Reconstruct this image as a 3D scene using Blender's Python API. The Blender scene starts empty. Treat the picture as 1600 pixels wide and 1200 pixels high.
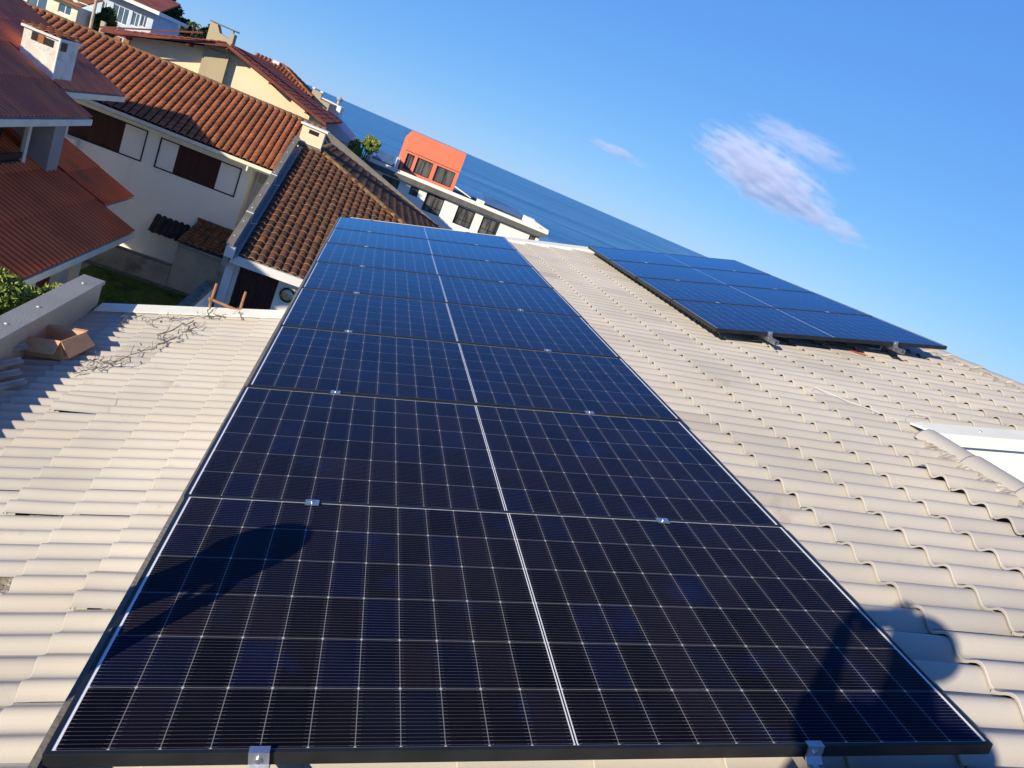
import bpy, math, random
import numpy as np
from mathutils import Matrix, Vector

S = bpy.context.scene
R = math.radians
random.seed(7)
rng = np.random.default_rng(11)

# ------------------------------------------------------------------ camera
cam_d = bpy.data.cameras.new("camera")
cam = bpy.data.objects.new("camera", cam_d)
S.collection.objects.link(cam)
S.camera = cam
cam_d.sensor_width = 36.0
cam_d.lens = 25.645
cam_d.clip_start = 0.05
cam_d.clip_end = 80000
CX, CY, CZ = 0.24638538, -1.25661607, 1.44213556
cam.matrix_world = Matrix((
    (0.91119145, -0.31708443, -0.26303538, CX),
    (-0.15189732, 0.33491285, -0.92992504, CY),
    (0.38295868, 0.88729412, 0.25700545, CZ),
    (0, 0, 0, 1)))

# ------------------------------------------------------------------ light
SUN_EL, SUN_ROT = R(16.8), R(228.0)
w = bpy.data.worlds.new("World")
S.world = w
w.use_nodes = True
nt = w.node_tree
nt.nodes.clear()
sky = nt.nodes.new("ShaderNodeTexSky")
sky.sky_type = 'NISHITA'
sky.sun_disc = False
sky.sun_elevation = SUN_EL
sky.sun_rotation = SUN_ROT
sky.altitude = 10
sky.air_density = 0.7
sky.dust_density = 0.0
sky.ozone_density = 6.0
# grade of the sky's colour: deeper blue towards the zenith, paler blue at the horizon
sep = nt.nodes.new("ShaderNodeSeparateColor")
cmb = nt.nodes.new("ShaderNodeCombineColor")
nt.links.new(sky.outputs[0], sep.inputs[0])
for i, (g_, a_) in enumerate(((0.64, 0.632), (0.50, 0.775), (0.22, 1.01))):
    p = nt.nodes.new("ShaderNodeMath"); p.operation = 'MULTIPLY'; p.inputs[1].default_value = 0.1
    q = nt.nodes.new("ShaderNodeMath"); q.operation = 'POWER'; q.inputs[1].default_value = g_
    r = nt.nodes.new("ShaderNodeMath"); r.operation = 'MULTIPLY'; r.inputs[1].default_value = a_ * 7.6
    nt.links.new(sep.outputs[i], p.inputs[0]); nt.links.new(p.outputs[0], q.inputs[0]); nt.links.new(q.outputs[0], r.inputs[0]); nt.links.new(r.outputs[0], cmb.inputs[i])
bg = nt.nodes.new("ShaderNodeBackground")
bg.inputs['Strength'].default_value = 0.10
wtc = nt.nodes.new("ShaderNodeTexCoord"); wsp = nt.nodes.new("ShaderNodeSeparateXYZ"); wmr = nt.nodes.new("ShaderNodeMapRange")
wmr.interpolation_type = 'SMOOTHSTEP'
for i_, v_ in ((1, 0.50), (2, 0.92), (3, 0.10), (4, 0.032)): wmr.inputs[i_].default_value = v_
nt.links.new(wtc.outputs['Generated'], wsp.inputs[0]); nt.links.new(wsp.outputs[2], wmr.inputs[0]); nt.links.new(wmr.outputs[0], bg.inputs['Strength'])
out = nt.nodes.new("ShaderNodeOutputWorld")
nt.links.new(cmb.outputs[0], bg.inputs[0])
nt.links.new(bg.outputs[0], out.inputs[0])

sun_d = bpy.data.lights.new("sun", 'SUN')
sun_d.energy = 5.0
sun_d.angle = R(0.53)
sun_d.color = (1.0, 0.87, 0.66)
sun = bpy.data.objects.new("sun", sun_d)
S.collection.objects.link(sun)
sdir = Vector((-0.711, -0.641, 0.289)).normalized()
sun.rotation_euler = sdir.to_track_quat('Z', 'Y').to_euler()
sun.location = (-20, -20, 20)

S.render.engine = 'CYCLES'
S.view_settings.view_transform = 'Standard'
S.view_settings.look = 'None'
S.view_settings.gamma = 1.0
S.view_settings.exposure = 0.42
S.cycles.max_bounces = 6
S.cycles.volume_bounces = 4
S.cycles.volume_max_steps = 128

# ------------------------------------------------------------------ helpers
COL = S.collection


def tag(o, label=None, cat=None, group=None, kind=None):
    if label: o['label'] = label
    if cat: o['category'] = cat
    if group: o['group'] = group
    if kind: o['kind'] = kind
    return o


def thing(name, label, cat, loc=(0, 0, 0), group=None, mat4=None):
    o = bpy.data.objects.new(name, None)
    COL.objects.link(o)
    o.empty_display_size = 0.2
    if mat4 is not None:
        o.matrix_world = mat4
    else:
        o.location = loc
    o['_w'] = list(loc)
    return tag(o, label, cat, group)


class MB:
    def __init__(s):
        s.v = []; s.f = []; s.sm = []; s.r = []; s.cr = 0.5; s.cs = False

    def add(s, vs, fs, smooth=None, rnd=None):
        b = len(s.v)
        s.v.extend([tuple(p) for p in vs])
        for f in fs:
            s.f.append([b + i for i in f])
            s.sm.append(s.cs if smooth is None else smooth)
            s.r.append(s.cr if rnd is None else rnd)

    def box(s, x0, x1, y0, y1, z0, z1, M=None):
        vs = [(x, y, z) for z in (z0, z1) for y in (y0, y1) for x in (x0, x1)]
        if M is not None: vs = [M @ Vector(p) for p in vs]
        s.add(vs, [(0, 2, 3, 1), (4, 5, 7, 6), (0, 1, 5, 4), (2, 6, 7, 3), (0, 4, 6, 2), (1, 3, 7, 5)])

    def ext(s, poly, vec):
        n = len(poly)
        p = [Vector(q) for q in poly]; q = [a + Vector(vec) for a in p]
        nrm = Vector((0, 0, 0))
        for i in range(n): nrm += p[i].cross(p[(i + 1) % n])
        if nrm.dot(Vector(vec)) > 0: p.reverse(); q.reverse()
        s.add(p + q, [tuple(range(n)), tuple(range(2 * n - 1, n - 1, -1))] +
              [(i, i + n, (i + 1) % n + n, (i + 1) % n) for i in range(n)])

    def beam(s, a, b, wd, ht, up=(0, 0, 1)):
        a = Vector(a); b = Vector(b); d = (b - a).normalized(); up = Vector(up)
        sd = d.cross(up).normalized(); u2 = sd.cross(d).normalized()
        vs = []
        for p in (a, b):
            for i, j in ((-1, -1), (1, -1), (1, 1), (-1, 1)):
                vs.append(p + sd * i * wd / 2 + u2 * j * ht / 2)
        s.add(vs, [(0, 1, 2, 3)[::-1], (4, 5, 6, 7), (0, 1, 5, 4), (1, 2, 6, 5), (2, 3, 7, 6), (3, 0, 4, 7)])

    def tube(s, path, rad, n=6, cap=True):
        P = [Vector(p) for p in path]
        rr = rad if hasattr(rad, '__len__') else [rad] * len(P)
        b = []
        prev = None
        for i, p in enumerate(P):
            d = (P[min(i + 1, len(P) - 1)] - P[max(i - 1, 0)])
            if d.length < 1e-9: d = Vector((0, 0, 1))
            d.normalize()
            if prev is None:
                a = d.orthogonal().normalized()
            else:
                a = (prev - d * prev.dot(d))
                a = a.normalized() if a.length > 1e-6 else d.orthogonal().normalized()
            prev = a
            c = d.cross(a)
            for k in range(n):
                t = 2 * math.pi * k / n
                b.append(p + (a * math.cos(t) + c * math.sin(t)) * rr[i])
        fs = []
        for i in range(len(P) - 1):
            for k in range(n):
                fs.append((i * n + k, i * n + (k + 1) % n, (i + 1) * n + (k + 1) % n, (i + 1) * n + k))
        s.add(b, fs, True)
        if cap:
            s.add([b[k] for k in range(n)], [tuple(range(n))[::-1]], False)
            s.add([b[(len(P) - 1) * n + k] for k in range(n)], [tuple(range(n))], False)

    def ball(s, c, r, nu=10, nv=7, sq=(1, 1, 1)):
        vs = [(c[0], c[1], c[2] - r * sq[2])]
        for j in range(1, nv):
            ph = -math.pi / 2 + math.pi * j / nv
            for i in range(nu):
                t = 2 * math.pi * i / nu
                vs.append((c[0] + r * sq[0] * math.cos(ph) * math.cos(t), c[1] + r * sq[1] * math.cos(ph) * math.sin(t), c[2] + r * sq[2] * math.sin(ph)))
        vs.append((c[0], c[1], c[2] + r * sq[2]))
        fs = []
        for i in range(nu): fs.append((0, 1 + (i + 1) % nu, 1 + i))
        for j in range(nv - 2):
            for i in range(nu):
                a = 1 + j * nu
                fs.append((a + i, a + (i + 1) % nu, a + nu + (i + 1) % nu, a + nu + i))
        a = 1 + (nv - 2) * nu
        for i in range(nu): fs.append((a + i, a + (i + 1) % nu, len(vs) - 1))
        s.add(vs, fs, True)

    def build(s, name, mat, parent=None, local=False, bevel=0, label=None):
        me = bpy.data.meshes.new(name)
        off = Vector((0, 0, 0))
        if parent is not None and not local:
            p = parent
            off = Vector(p.get('_w', (0, 0, 0)))
        me.from_pydata([(p[0] - off[0], p[1] - off[1], p[2] - off[2]) for p in s.v], [], s.f)
        me.polygons.foreach_set('use_smooth', s.sm)
        at = me.attributes.new('rnd', 'FLOAT', 'FACE')
        at.data.foreach_set('value', s.r)
        me.materials.append(mat)
        me.update()
        o = bpy.data.objects.new(name, me)
        COL.objects.link(o)
        if parent is not None:
            o.parent = parent
            o['_w'] = list(off)
        if bevel:
            m = o.modifiers.new('bevel', 'BEVEL'); m.width = bevel; m.segments = 2; m.limit_method = 'ANGLE'; m.angle_limit = R(40)
        if label: o['label'] = label
        return o


def lnk(t, a, b): t.links.new(a, b)


def mat(name, c1, c2=None, scale=3.0, rough=0.6, bump=0.0, bscale=30.0, metal=0.0, spec=0.25, rvar=0.0, c3=None, s3=0.6, t3=0.55, stretch=(1, 1, 1), detail=6, rnd_mix=None):
    m = bpy.data.materials.new(name)
    m.use_nodes = True
    t = m.node_tree
    b = t.nodes['Principled BSDF']
    b.inputs['Roughness'].default_value = rough
    b.inputs['Metallic'].default_value = metal
    b.inputs['Specular IOR Level'].default_value = spec
    b.inputs['Base Color'].default_value = (*c1, 1)
    tc = t.nodes.new('ShaderNodeTexCoord')
    mp = t.nodes.new('ShaderNodeMapping')
    mp.inputs['Scale'].default_value = stretch
    lnk(t, tc.outputs['Object'], mp.inputs[0])
    col = None
    if c2 is not None:
        n = t.nodes.new('ShaderNodeTexNoise'); n.inputs['Scale'].default_value = scale; n.inputs['Detail'].default_value = detail
        lnk(t, mp.outputs[0], n.inputs[0])
        rp = t.nodes.new('ShaderNodeValToRGB')
        rp.color_ramp.elements[0].position = 0.35; rp.color_ramp.elements[1].position = 0.66
        rp.color_ramp.elements[0].color = (*c1, 1); rp.color_ramp.elements[1].color = (*c2, 1)
        lnk(t, n.outputs[0], rp.inputs[0])
        col = rp.outputs[0]
    if rnd_mix is not None:
        a = t.nodes.new('ShaderNodeAttribute'); a.attribute_name = 'rnd'
        rp2 = t.nodes.new('ShaderNodeValToRGB')
        els = rp2.color_ramp.elements
        els[0].position = 0; els[0].color = (*rnd_mix[0], 1)
        els[1].position = 1; els[1].color = (*rnd_mix[-1], 1)
        for i, c in enumerate(rnd_mix[1:-1]):
            e = els.new((i + 1) / (len(rnd_mix) - 1)); e.color = (*c, 1)
        lnk(t, a.outputs['Fac'], rp2.inputs[0])
        if col is not None:
            mx = t.nodes.new('ShaderNodeMix'); mx.data_type = 'RGBA'; mx.blend_type = 'MULTIPLY'; mx.inputs[0].default_value = 1.0
            lnk(t, col, mx.inputs[6]); lnk(t, rp2.outputs[0], mx.inputs[7]); col = mx.outputs[2]
        else:
            col = rp2.outputs[0]
    if c3 is not None:
        n3 = t.nodes.new('ShaderNodeTexNoise'); n3.inputs['Scale'].default_value = s3; n3.inputs['Detail'].default_value = 8; n3.inputs['Roughness'].default_value = 0.65
        lnk(t, mp.outputs[0], n3.inputs[0])
        mr = t.nodes.new('ShaderNodeMapRange'); mr.inputs[1].default_value = t3; mr.inputs[2].default_value = t3 + 0.15
        lnk(t, n3.outputs[0], mr.inputs[0])
        mx = t.nodes.new('ShaderNodeMix'); mx.data_type = 'RGBA'
        lnk(t, mr.outputs[0], mx.inputs[0])
        if col is not None: lnk(t, col, mx.inputs[6])
        else: mx.inputs[6].default_value = (*c1, 1)
        mx.inputs[7].default_value = (*c3, 1)
        col = mx.outputs[2]
    if col is not None: lnk(t, col, b.inputs['Base Color'])
    if bump > 0:
        nb = t.nodes.new('ShaderNodeTexNoise'); nb.inputs['Scale'].default_value = bscale; nb.inputs['Detail'].default_value = 5
        lnk(t, mp.outputs[0], nb.inputs[0])
        bp = t.nodes.new('ShaderNodeBump'); bp.inputs['Strength'].default_value = bump; bp.inputs['Distance'].default_value = 0.02
        lnk(t, nb.outputs[0], bp.inputs['Height']); lnk(t, bp.outputs[0], b.inputs['Normal'])
    if rvar > 0:
        nr = t.nodes.new('ShaderNodeTexNoise'); nr.inputs['Scale'].default_value = scale * 2
        lnk(t, mp.outputs[0], nr.inputs[0])
        mr = t.nodes.new('ShaderNodeMapRange'); mr.inputs[3].default_value = max(0, rough - rvar); mr.inputs[4].default_value = rough + rvar
        lnk(t, nr.outputs[0], mr.inputs[0]); lnk(t, mr.outputs[0], b.inputs['Roughness'])
    return m


M = {}
M['tile'] = mat('beige_concrete_tile', (0.435, 0.408, 0.368), (0.500, 0.472, 0.430), 1.1, 0.55, 0.05, 90, rnd_mix=[(0.84, 0.84, 0.845), (1, 1, 1), (1.02, 0.99, 0.95)],
                c3=(0.31, 0.275, 0.22), s3=2.9, t3=0.62, detail=8)
M['mortar'] = mat('mortar', (0.26, 0.23, 0.19), (0.50, 0.46, 0.40), 14, 0.95, 0.9, 40)
M['white_metal'] = mat('white_painted_metal', (0.80, 0.80, 0.72), (0.72, 0.73, 0.66), 4, 0.7, 0.03, 20, c3=(0.55, 0.53, 0.46), s3=3, t3=0.66, spec=0.15)
M['grey_paint'] = mat('grey_painted_wall', (0.29, 0.29, 0.275), (0.34, 0.34, 0.325), 2, 0.7, 0.25, 60, c3=(0.22, 0.22, 0.22), s3=1.6, t3=0.60)
M['white_wall'] = mat('white_wall', (0.72, 0.72, 0.70), (0.64, 0.64, 0.62), 1.2, 0.85, 0.2, 60, c3=(0.50, 0.50, 0.47), s3=0.8, t3=0.62)
M['house_wall'] = mat('off_white_wall', (0.84, 0.83, 0.74), (0.76, 0.75, 0.67), 0.5, 0.85, 0.2, 50, c3=(.58, .56, .48), s3=.45, t3=.60, stretch=(1, 1, .35))
M['cream_wall'] = mat('cream_wall', (0.80, 0.66, 0.45), (0.74, 0.61, 0.42), 0.6, 0.85, 0.2, 40)
M['tan_wall'] = mat('tan_wall', (0.44, 0.37, 0.24), (0.40, 0.34, 0.22), 0.8, 0.85, 0.2, 40)
M['beige_wall'] = mat('weathered_beige_wall', (0.48, 0.44, 0.36), (0.36, 0.33, 0.27), 1.0, 0.9, 0.4, 30, c3=(0.20, 0.18, 0.14), s3=0.7, t3=0.55)
M['mossy'] = mat('mossy_concrete', (0.22, 0.21, 0.17), (0.12, 0.12, 0.09), 6, 0.95, 0.8, 25, c3=(0.36, 0.34, 0.29), s3=8, t3=0.58)
M['stained'] = mat('stained_white_plaster', (0.74, 0.71, 0.64), (0.60, 0.56, 0.50), 2.5, 0.9, 0.4, 30, c3=(0.27, 0.25, 0.22), s3=1.4, t3=0.56)
M['clay'] = mat('terracotta_tile', (0.36, 0.135, 0.06), (0.28, 0.10, 0.048), 1.5, 0.8, 0.3, 40, rnd_mix=[(0.70, 0.68, 0.66), (0.95, 0.95, 0.95), (1.15, 1.05, 0.95)], c3=(0.22, 0.12, 0.08), s3=1.1, t3=0.60)
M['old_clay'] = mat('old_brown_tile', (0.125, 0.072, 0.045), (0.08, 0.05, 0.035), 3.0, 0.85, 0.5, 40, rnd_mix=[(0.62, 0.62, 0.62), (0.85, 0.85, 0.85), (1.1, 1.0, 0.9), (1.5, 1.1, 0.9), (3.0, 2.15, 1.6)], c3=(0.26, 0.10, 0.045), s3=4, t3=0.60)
M['dark_tile'] = mat('shade_black_tile', (0.035, 0.03, 0.03), (0.02, 0.018, 0.02), 3, 0.9, 0.4, 30)
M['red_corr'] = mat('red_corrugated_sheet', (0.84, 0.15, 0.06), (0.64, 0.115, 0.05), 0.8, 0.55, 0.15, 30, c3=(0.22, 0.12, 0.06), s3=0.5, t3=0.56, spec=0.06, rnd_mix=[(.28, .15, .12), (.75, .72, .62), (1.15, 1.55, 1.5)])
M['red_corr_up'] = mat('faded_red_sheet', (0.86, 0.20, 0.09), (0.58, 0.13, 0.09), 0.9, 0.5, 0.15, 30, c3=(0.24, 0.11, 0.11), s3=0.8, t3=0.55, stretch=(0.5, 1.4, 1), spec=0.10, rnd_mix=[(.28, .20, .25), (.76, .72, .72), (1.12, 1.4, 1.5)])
M['fascia'] = mat('beige_fascia', (0.74, 0.70, 0.56), (0.64, 0.60, 0.48), 2, 0.7, 0.1, 30)
M['wood_dark'] = mat('dark_brown_shutter', (0.055, 0.018, 0.014), (0.035, 0.012, 0.010), 5, 0.5, 0.2, 20, stretch=(1, 1, 0.1))
M['shutter_white'] = mat('off_white_shutter', (0.78, 0.77, 0.70), (0.72, 0.71, 0.64), 1, 0.6)
M['black_frame'] = mat('black_frame_line', (0.012, 0.012, 0.013), rough=0.5)
M['brown_wood'] = mat('reddish_brown_wood', (0.20, 0.055, 0.04), (0.13, 0.035, 0.028), 3, 0.6, 0.2, 20)
M['alu'] = mat('aluminium', (0.62, 0.63, 0.64), (0.50, 0.51, 0.52), 20, 0.35, 0.05, 60, metal=0.9)
M['pframe'] = mat('black_anodised_frame', (0.018, 0.020, 0.022), (0.028, 0.03, 0.032), 8, 0.38, 0.02, 50, metal=0.3)
M['alu_dull'] = mat('dull_aluminium', (0.50, 0.51, 0.52), (0.32, 0.33, 0.35), 9, 0.5, 0.05, 60, metal=0.4)
M['steel'] = mat('bolt_steel', (0.7, 0.7, 0.7), rough=0.25, metal=1)
M['cardboard'] = mat('cardboard', (0.60, 0.36, 0.21), (0.52, 0.305, 0.18), 6, 0.85, 0.15, 80, stretch=(1, 1, 4))
M['rust_wood'] = mat('reddish_wood_stick', (0.36, 0.18, 0.10), (0.27, 0.13, 0.07), 12, 0.8, 0.3, 50)
M['vine'] = mat('dry_vine', (0.13, 0.11, 0.075), (0.23, 0.20, 0.15), 20, 0.9, 0.5, 60)
M['glass_dark'] = mat('dark_window_glass', (0.02, 0.024, 0.028), (0.13, 0.125, 0.115), 1.5, 0.08, spec=0.6, stretch=(2.2, 1, .45), detail=2)
M['glass_blue'] = mat('blue_window_glass', (0.05, 0.10, 0.18), (0.10, 0.17, 0.26), 1.0, 0.1, spec=0.5)  # bluish tone of the panes and roof lights
M['coral'] = mat('coral_wall', (0.74, 0.205, 0.12), (0.69, 0.19, 0.11), 0.8, 0.8, 0.1, 30)
M['concrete'] = mat('bare_concrete', (0.21, 0.20, 0.18), (0.16, 0.15, 0.135), 2.2, 0.9, 0.4, 30, c3=(0.26, 0.22, 0.17), s3=1.3, t3=0.62, stretch=(1, 1, 0.3))
M['modern_white'] = mat('bright_white_wall', (0.80, 0.79, 0.74), (0.77, 0.76, 0.71), 0.5, 0.8)
M['shaded_white_wall'] = mat('shade_tinted_white_wall', (0.55, 0.53, 0.60), (0.50, 0.48, 0.55), 0.5, 0.85)  # white wall with its lilac-blue shade put into the colour
M['bark'] = mat('bark', (0.10, 0.075, 0.05), (0.06, 0.045, 0.03), 6, 0.95, 0.6, 20)
M['leaf_lit'] = mat('bright_leaf', (0.10, 0.15, 0.035), rough=0.55, rnd_mix=[(0.06, 0.10, 0.018), (0.15, 0.21, 0.035), (0.28, 0.34, 0.07), (0.40, 0.42, 0.12)])
M['leaf_dark'] = mat('dark_leaf', (0.04, 0.07, 0.025), rough=0.6, rnd_mix=[(0.015, 0.03, 0.010), (0.03, 0.055, 0.018), (0.055, 0.085, 0.025), (0.09, 0.11, 0.04)])
M['leaf_palm'] = mat('palm_leaf', (0.10, 0.13, 0.03), rough=0.5, rnd_mix=[(0.05, 0.08, 0.02), (0.14, 0.17, 0.05)])
M['lamp_metal'] = mat('pale_pole', (0.42, 0.38, 0.30), (0.34, 0.30, 0.24), 3, 0.8)
M['grass'] = mat('lawn', (0.05, 0.10, 0.015), (0.085, 0.14, 0.025), 3.5, 0.95, 0.6, 30, c3=(0.02, 0.04, 0.01), s3=0.9, t3=0.52)
M['soil'] = mat('ground_soil', (0.38, 0.33, 0.25), (0.30, 0.27, 0.20), 0.3, 0.95, 0.4, 5)
M['red_cable'] = mat('red_cable', (0.55, 0.05, 0.04), rough=0.4)
M['white_wire'] = mat('white_wire', (0.75, 0.75, 0.75), rough=0.4)
M['black_plastic'] = mat('black_plastic', (0.015, 0.015, 0.017), rough=0.5)
M['brass'] = mat('gold_straw', (0.85, 0.62, 0.25), (0.55, 0.38, 0.14), 18, 0.5, 0.5, 60)
M['skin'] = mat('skin', (0.42, 0.24, 0.16), (0.38, 0.21, 0.14), 12, 0.55)
M['cloth_a'] = mat('dark_blue_cloth', (0.03, 0.045, 0.09), (0.04, 0.055, 0.11), 10, 0.9, 0.4, 60)
M['cloth_b'] = mat('grey_cloth', (0.16, 0.16, 0.17), (0.20, 0.20, 0.21), 10, 0.9, 0.4, 60)
M['jeans'] = mat('jeans', (0.05, 0.07, 0.12), (0.07, 0.09, 0.15), 20, 0.9, 0.4, 90)
M['hair'] = mat('dark_hair', (0.02, 0.014, 0.01), rough=0.6)
M['shoe'] = mat('shoe_leather', (0.04, 0.03, 0.025), rough=0.6)

# ---- photovoltaic glass: cells, grid lines, busbars, all in panel-local metres
PW, PH, PT = 2.31, 1.134, 0.035
PITCH = 1.154


def pv_material():
    m = bpy.data.materials.new('photovoltaic_glass'); m.use_nodes = True
    t = m.node_tree; b = t.nodes['Principled BSDF']

    def mth(op, a, b_=None, c=None, clamp=False):
        n = t.nodes.new('ShaderNodeMath'); n.operation = op; n.use_clamp = clamp
        for i, x in enumerate((a, b_, c)):
            if x is None: continue
            if isinstance(x, (int, float)): n.inputs[i].default_value = x
            else: lnk(t, x, n.inputs[i])
        return n.outputs[0]
    tc = t.nodes.new('ShaderNodeTexCoord')
    sp = t.nodes.new('ShaderNodeSeparateXYZ'); lnk(t, tc.outputs['Object'], sp.inputs[0])
    x, y = sp.outputs[0], sp.outputs[1]
    mx_, my_, gap = 0.019, 0.0130, 0.0052
    cu = (PW / 2 - mx_ - gap) / 11.0
    cv = (PH - 2 * my_) / 6.0
    ax = mth('ABSOLUTE', mth('SUBTRACT', x, PW / 2))           # distance from the centre line
    cx = mth('DIVIDE', mth('SUBTRACT', ax, gap), cu)
    cy = mth('DIVIDE', mth('SUBTRACT', y, my_), cv)
    fx = mth('FRACT', cx); fy = mth('FRACT', cy)
    dx = mth('MULTIPLY', mth('MINIMUM', fx, mth('SUBTRACT', 1.0, fx)), cu)
    dy = mth('MULTIPLY', mth('MINIMUM', fy, mth('SUBTRACT', 1.0, fy)), cv)
    l1 = mth('LESS_THAN', dx, 0.0011)
    l2 = mth('LESS_THAN', dy, 0.0012)
    dia = mth('LESS_THAN', mth('ADD', dx, dy), 0.0048)
    grid = mth('MAXIMUM', mth('MAXIMUM', l1, l2), dia)
    # busbars run along x, 16 per cell
    fb = mth('FRACT', mth('MULTIPLY', cy, 16.0))
    db = mth('ABSOLUTE', mth('SUBTRACT', fb, 0.5))
    bus = mth('LESS_THAN', db, 0.045)
    # tabs get brighter near the cell edges
    nearedge = mth('LESS_THAN', dx, 0.012)
    busv = mth('MULTIPLY', bus, mth('ADD', 0.13, mth('MULTIPLY', nearedge, 0.16)))
    fing = mth('FRACT', mth('MULTIPLY', cx, 60.0))
    # borders
    ctr = mth('LESS_THAN', ax, gap)
    ctrdark = mth('LESS_THAN', ax, 0.0022)
    eu = mth('GREATER_THAN', cx, 11.0)
    ev = mth('MAXIMUM', mth('LESS_THAN', cy, 0.0), mth('GREATER_THAN', cy, 6.0))
    white = mth('MAXIMUM', mth('MAXIMUM', eu, ev), mth('SUBTRACT', ctr, ctrdark, clamp=True))
    # per-cell tone
    side = mth('GREATER_THAN', x, PW / 2)
    comb = t.nodes.new('ShaderNodeCombineXYZ')
    lnk(t, mth('ADD', mth('FLOOR', cx), mth('MULTIPLY', side, 37.0)), comb.inputs[0])
    lnk(t, mth('FLOOR', cy), comb.inputs[1])
    oi = t.nodes.new('ShaderNodeObjectInfo')
    lnk(t, mth('MULTIPLY', oi.outputs['Random'], 91.0), comb.inputs[2])
    wn = t.nodes.new('ShaderNodeTexWhiteNoise'); wn.noise_dimensions = '3D'
    lnk(t, comb.outputs[0], wn.inputs[0])
    rp = t.nodes.new('ShaderNodeValToRGB')
    e = rp.color_ramp.elements
    e[0].color = (0.0020, 0.0024, 0.0055, 1); e[0].position = 0
    e[1].color = (0.0024, 0.0048, 0.022, 1); e[1].position = 1.0
    for p, c in ((0.45, (0.0042, 0.0044, 0.0085, 1)), (0.66, (0.0072, 0.0062, 0.0120, 1)), (0.80, (0.0034, 0.0046, 0.012, 1))):
        k = e.new(p); k.color = c
    lnk(t, wn.outputs[0], rp.inputs[0])
    # blotchy blue of the anti-reflective coat
    nz = t.nodes.new('ShaderNodeTexNoise'); nz.inputs['Scale'].default_value = 5; nz.inputs['Detail'].default_value = 3
    lnk(t, tc.outputs['Object'], nz.inputs[0])
    mr = t.nodes.new('ShaderNodeMapRange'); mr.inputs[1].default_value = 0.58; mr.inputs[2].default_value = 0.72
    lnk(t, nz.outputs[0], mr.inputs[0])
    m1 = t.nodes.new('ShaderNodeMix'); m1.data_type = 'RGBA'
    lnk(t, mth('MULTIPLY', mr.outputs[0], 0.25), m1.inputs[0]); lnk(t, rp.outputs[0], m1.inputs[6]); m1.inputs[7].default_value = (0.004, 0.014, 0.085, 1)
    m2 = t.nodes.new('ShaderNodeMix'); m2.data_type = 'RGBA'
    lnk(t, busv, m2.inputs[0]); lnk(t, m1.outputs[2], m2.inputs[6]); m2.inputs[7].default_value = (0.62, 0.56, 0.52, 1)
    m3 = t.nodes.new('ShaderNodeMix'); m3.data_type = 'RGBA'
    lnk(t, mth('MAXIMUM', mth('MULTIPLY', grid, 0.23), mth('MULTIPLY', dia, 0.65)), m3.inputs[0]); lnk(t, m2.outputs[2], m3.inputs[6]); m3.inputs[7].default_value = (0.72, 0.72, 0.72, 1)
    m4 = t.nodes.new('ShaderNodeMix'); m4.data_type = 'RGBA'
    lnk(t, white, m4.inputs[0]); lnk(t, m3.outputs[2], m4.inputs[6]); m4.inputs[7].default_value = (0.78, 0.80, 0.82, 1)
    # dust
    nd = t.nodes.new('ShaderNodeTexNoise'); nd.inputs['Scale'].default_value = 2.2; nd.inputs['Detail'].default_value = 10; nd.inputs['Roughness'].default_value = 0.7
    lnk(t, tc.outputs['Object'], nd.inputs[0])
    mr2 = t.nodes.new('ShaderNodeMapRange'); mr2.inputs[1].default_value = 0.45; mr2.inputs[2].default_value = 0.8; mr2.inputs[3].default_value = 0.0; mr2.inputs[4].default_value = 0.022
    lnk(t, nd.outputs[0], mr2.inputs[0])
    m5 = t.nodes.new('ShaderNodeMix'); m5.data_type = 'RGBA'
    lnk(t, mr2.outputs[0], m5.inputs[0]); lnk(t, m4.outputs[2], m5.inputs[6]); m5.inputs[7].default_value = (0.28, 0.26, 0.25, 1)
    # blue anti-reflective glass over the cells: Fresnel mix of diffuse and tinted gloss
    t.nodes.remove(b)
    df = t.nodes.new('ShaderNodeBsdfDiffuse'); lnk(t, m5.outputs[2], df.inputs['Color'])
    gl = t.nodes.new('ShaderNodeBsdfGlossy'); gl.inputs['Color'].default_value = (0.40, 0.72, 1.0, 1); gl.inputs['Roughness'].default_value = 0.09
    fr = t.nodes.new('ShaderNodeFresnel'); fr.inputs['IOR'].default_value = 1.22
    ms = t.nodes.new('ShaderNodeMixShader'); lnk(t, mth('MULTIPLY', mth('POWER', fr.outputs[0], 1.35), 1.9, clamp=True), ms.inputs[0]); lnk(t, df.outputs[0], ms.inputs[1]); lnk(t, gl.outputs[0], ms.inputs[2])
    lnk(t, ms.outputs[0], t.nodes['Material Output'].inputs['Surface'])
    return m


M['pv'] = pv_material()

# ------------------------------------------------------------------ tile machinery
TH = 0.2538036            # slope of the upper roof (14.54 deg)
cT, sT = math.cos(TH), math.sin(TH)


def plane_fn(o, ud, vd):
    """map (u,v,w) on a sloping plane to world"""
    o = np.array(o, float); ud = np.array(ud, float); ud /= np.linalg.norm(ud)
    vd = np.array(vd, float); vd /= np.linalg.norm(vd)
    n = np.cross(ud, vd)
    if n[2] < 0: n = -n
    return lambda u, v, w_: o + np.outer(u, ud) + np.outer(v, vd) + np.outer(w_, n)


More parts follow.
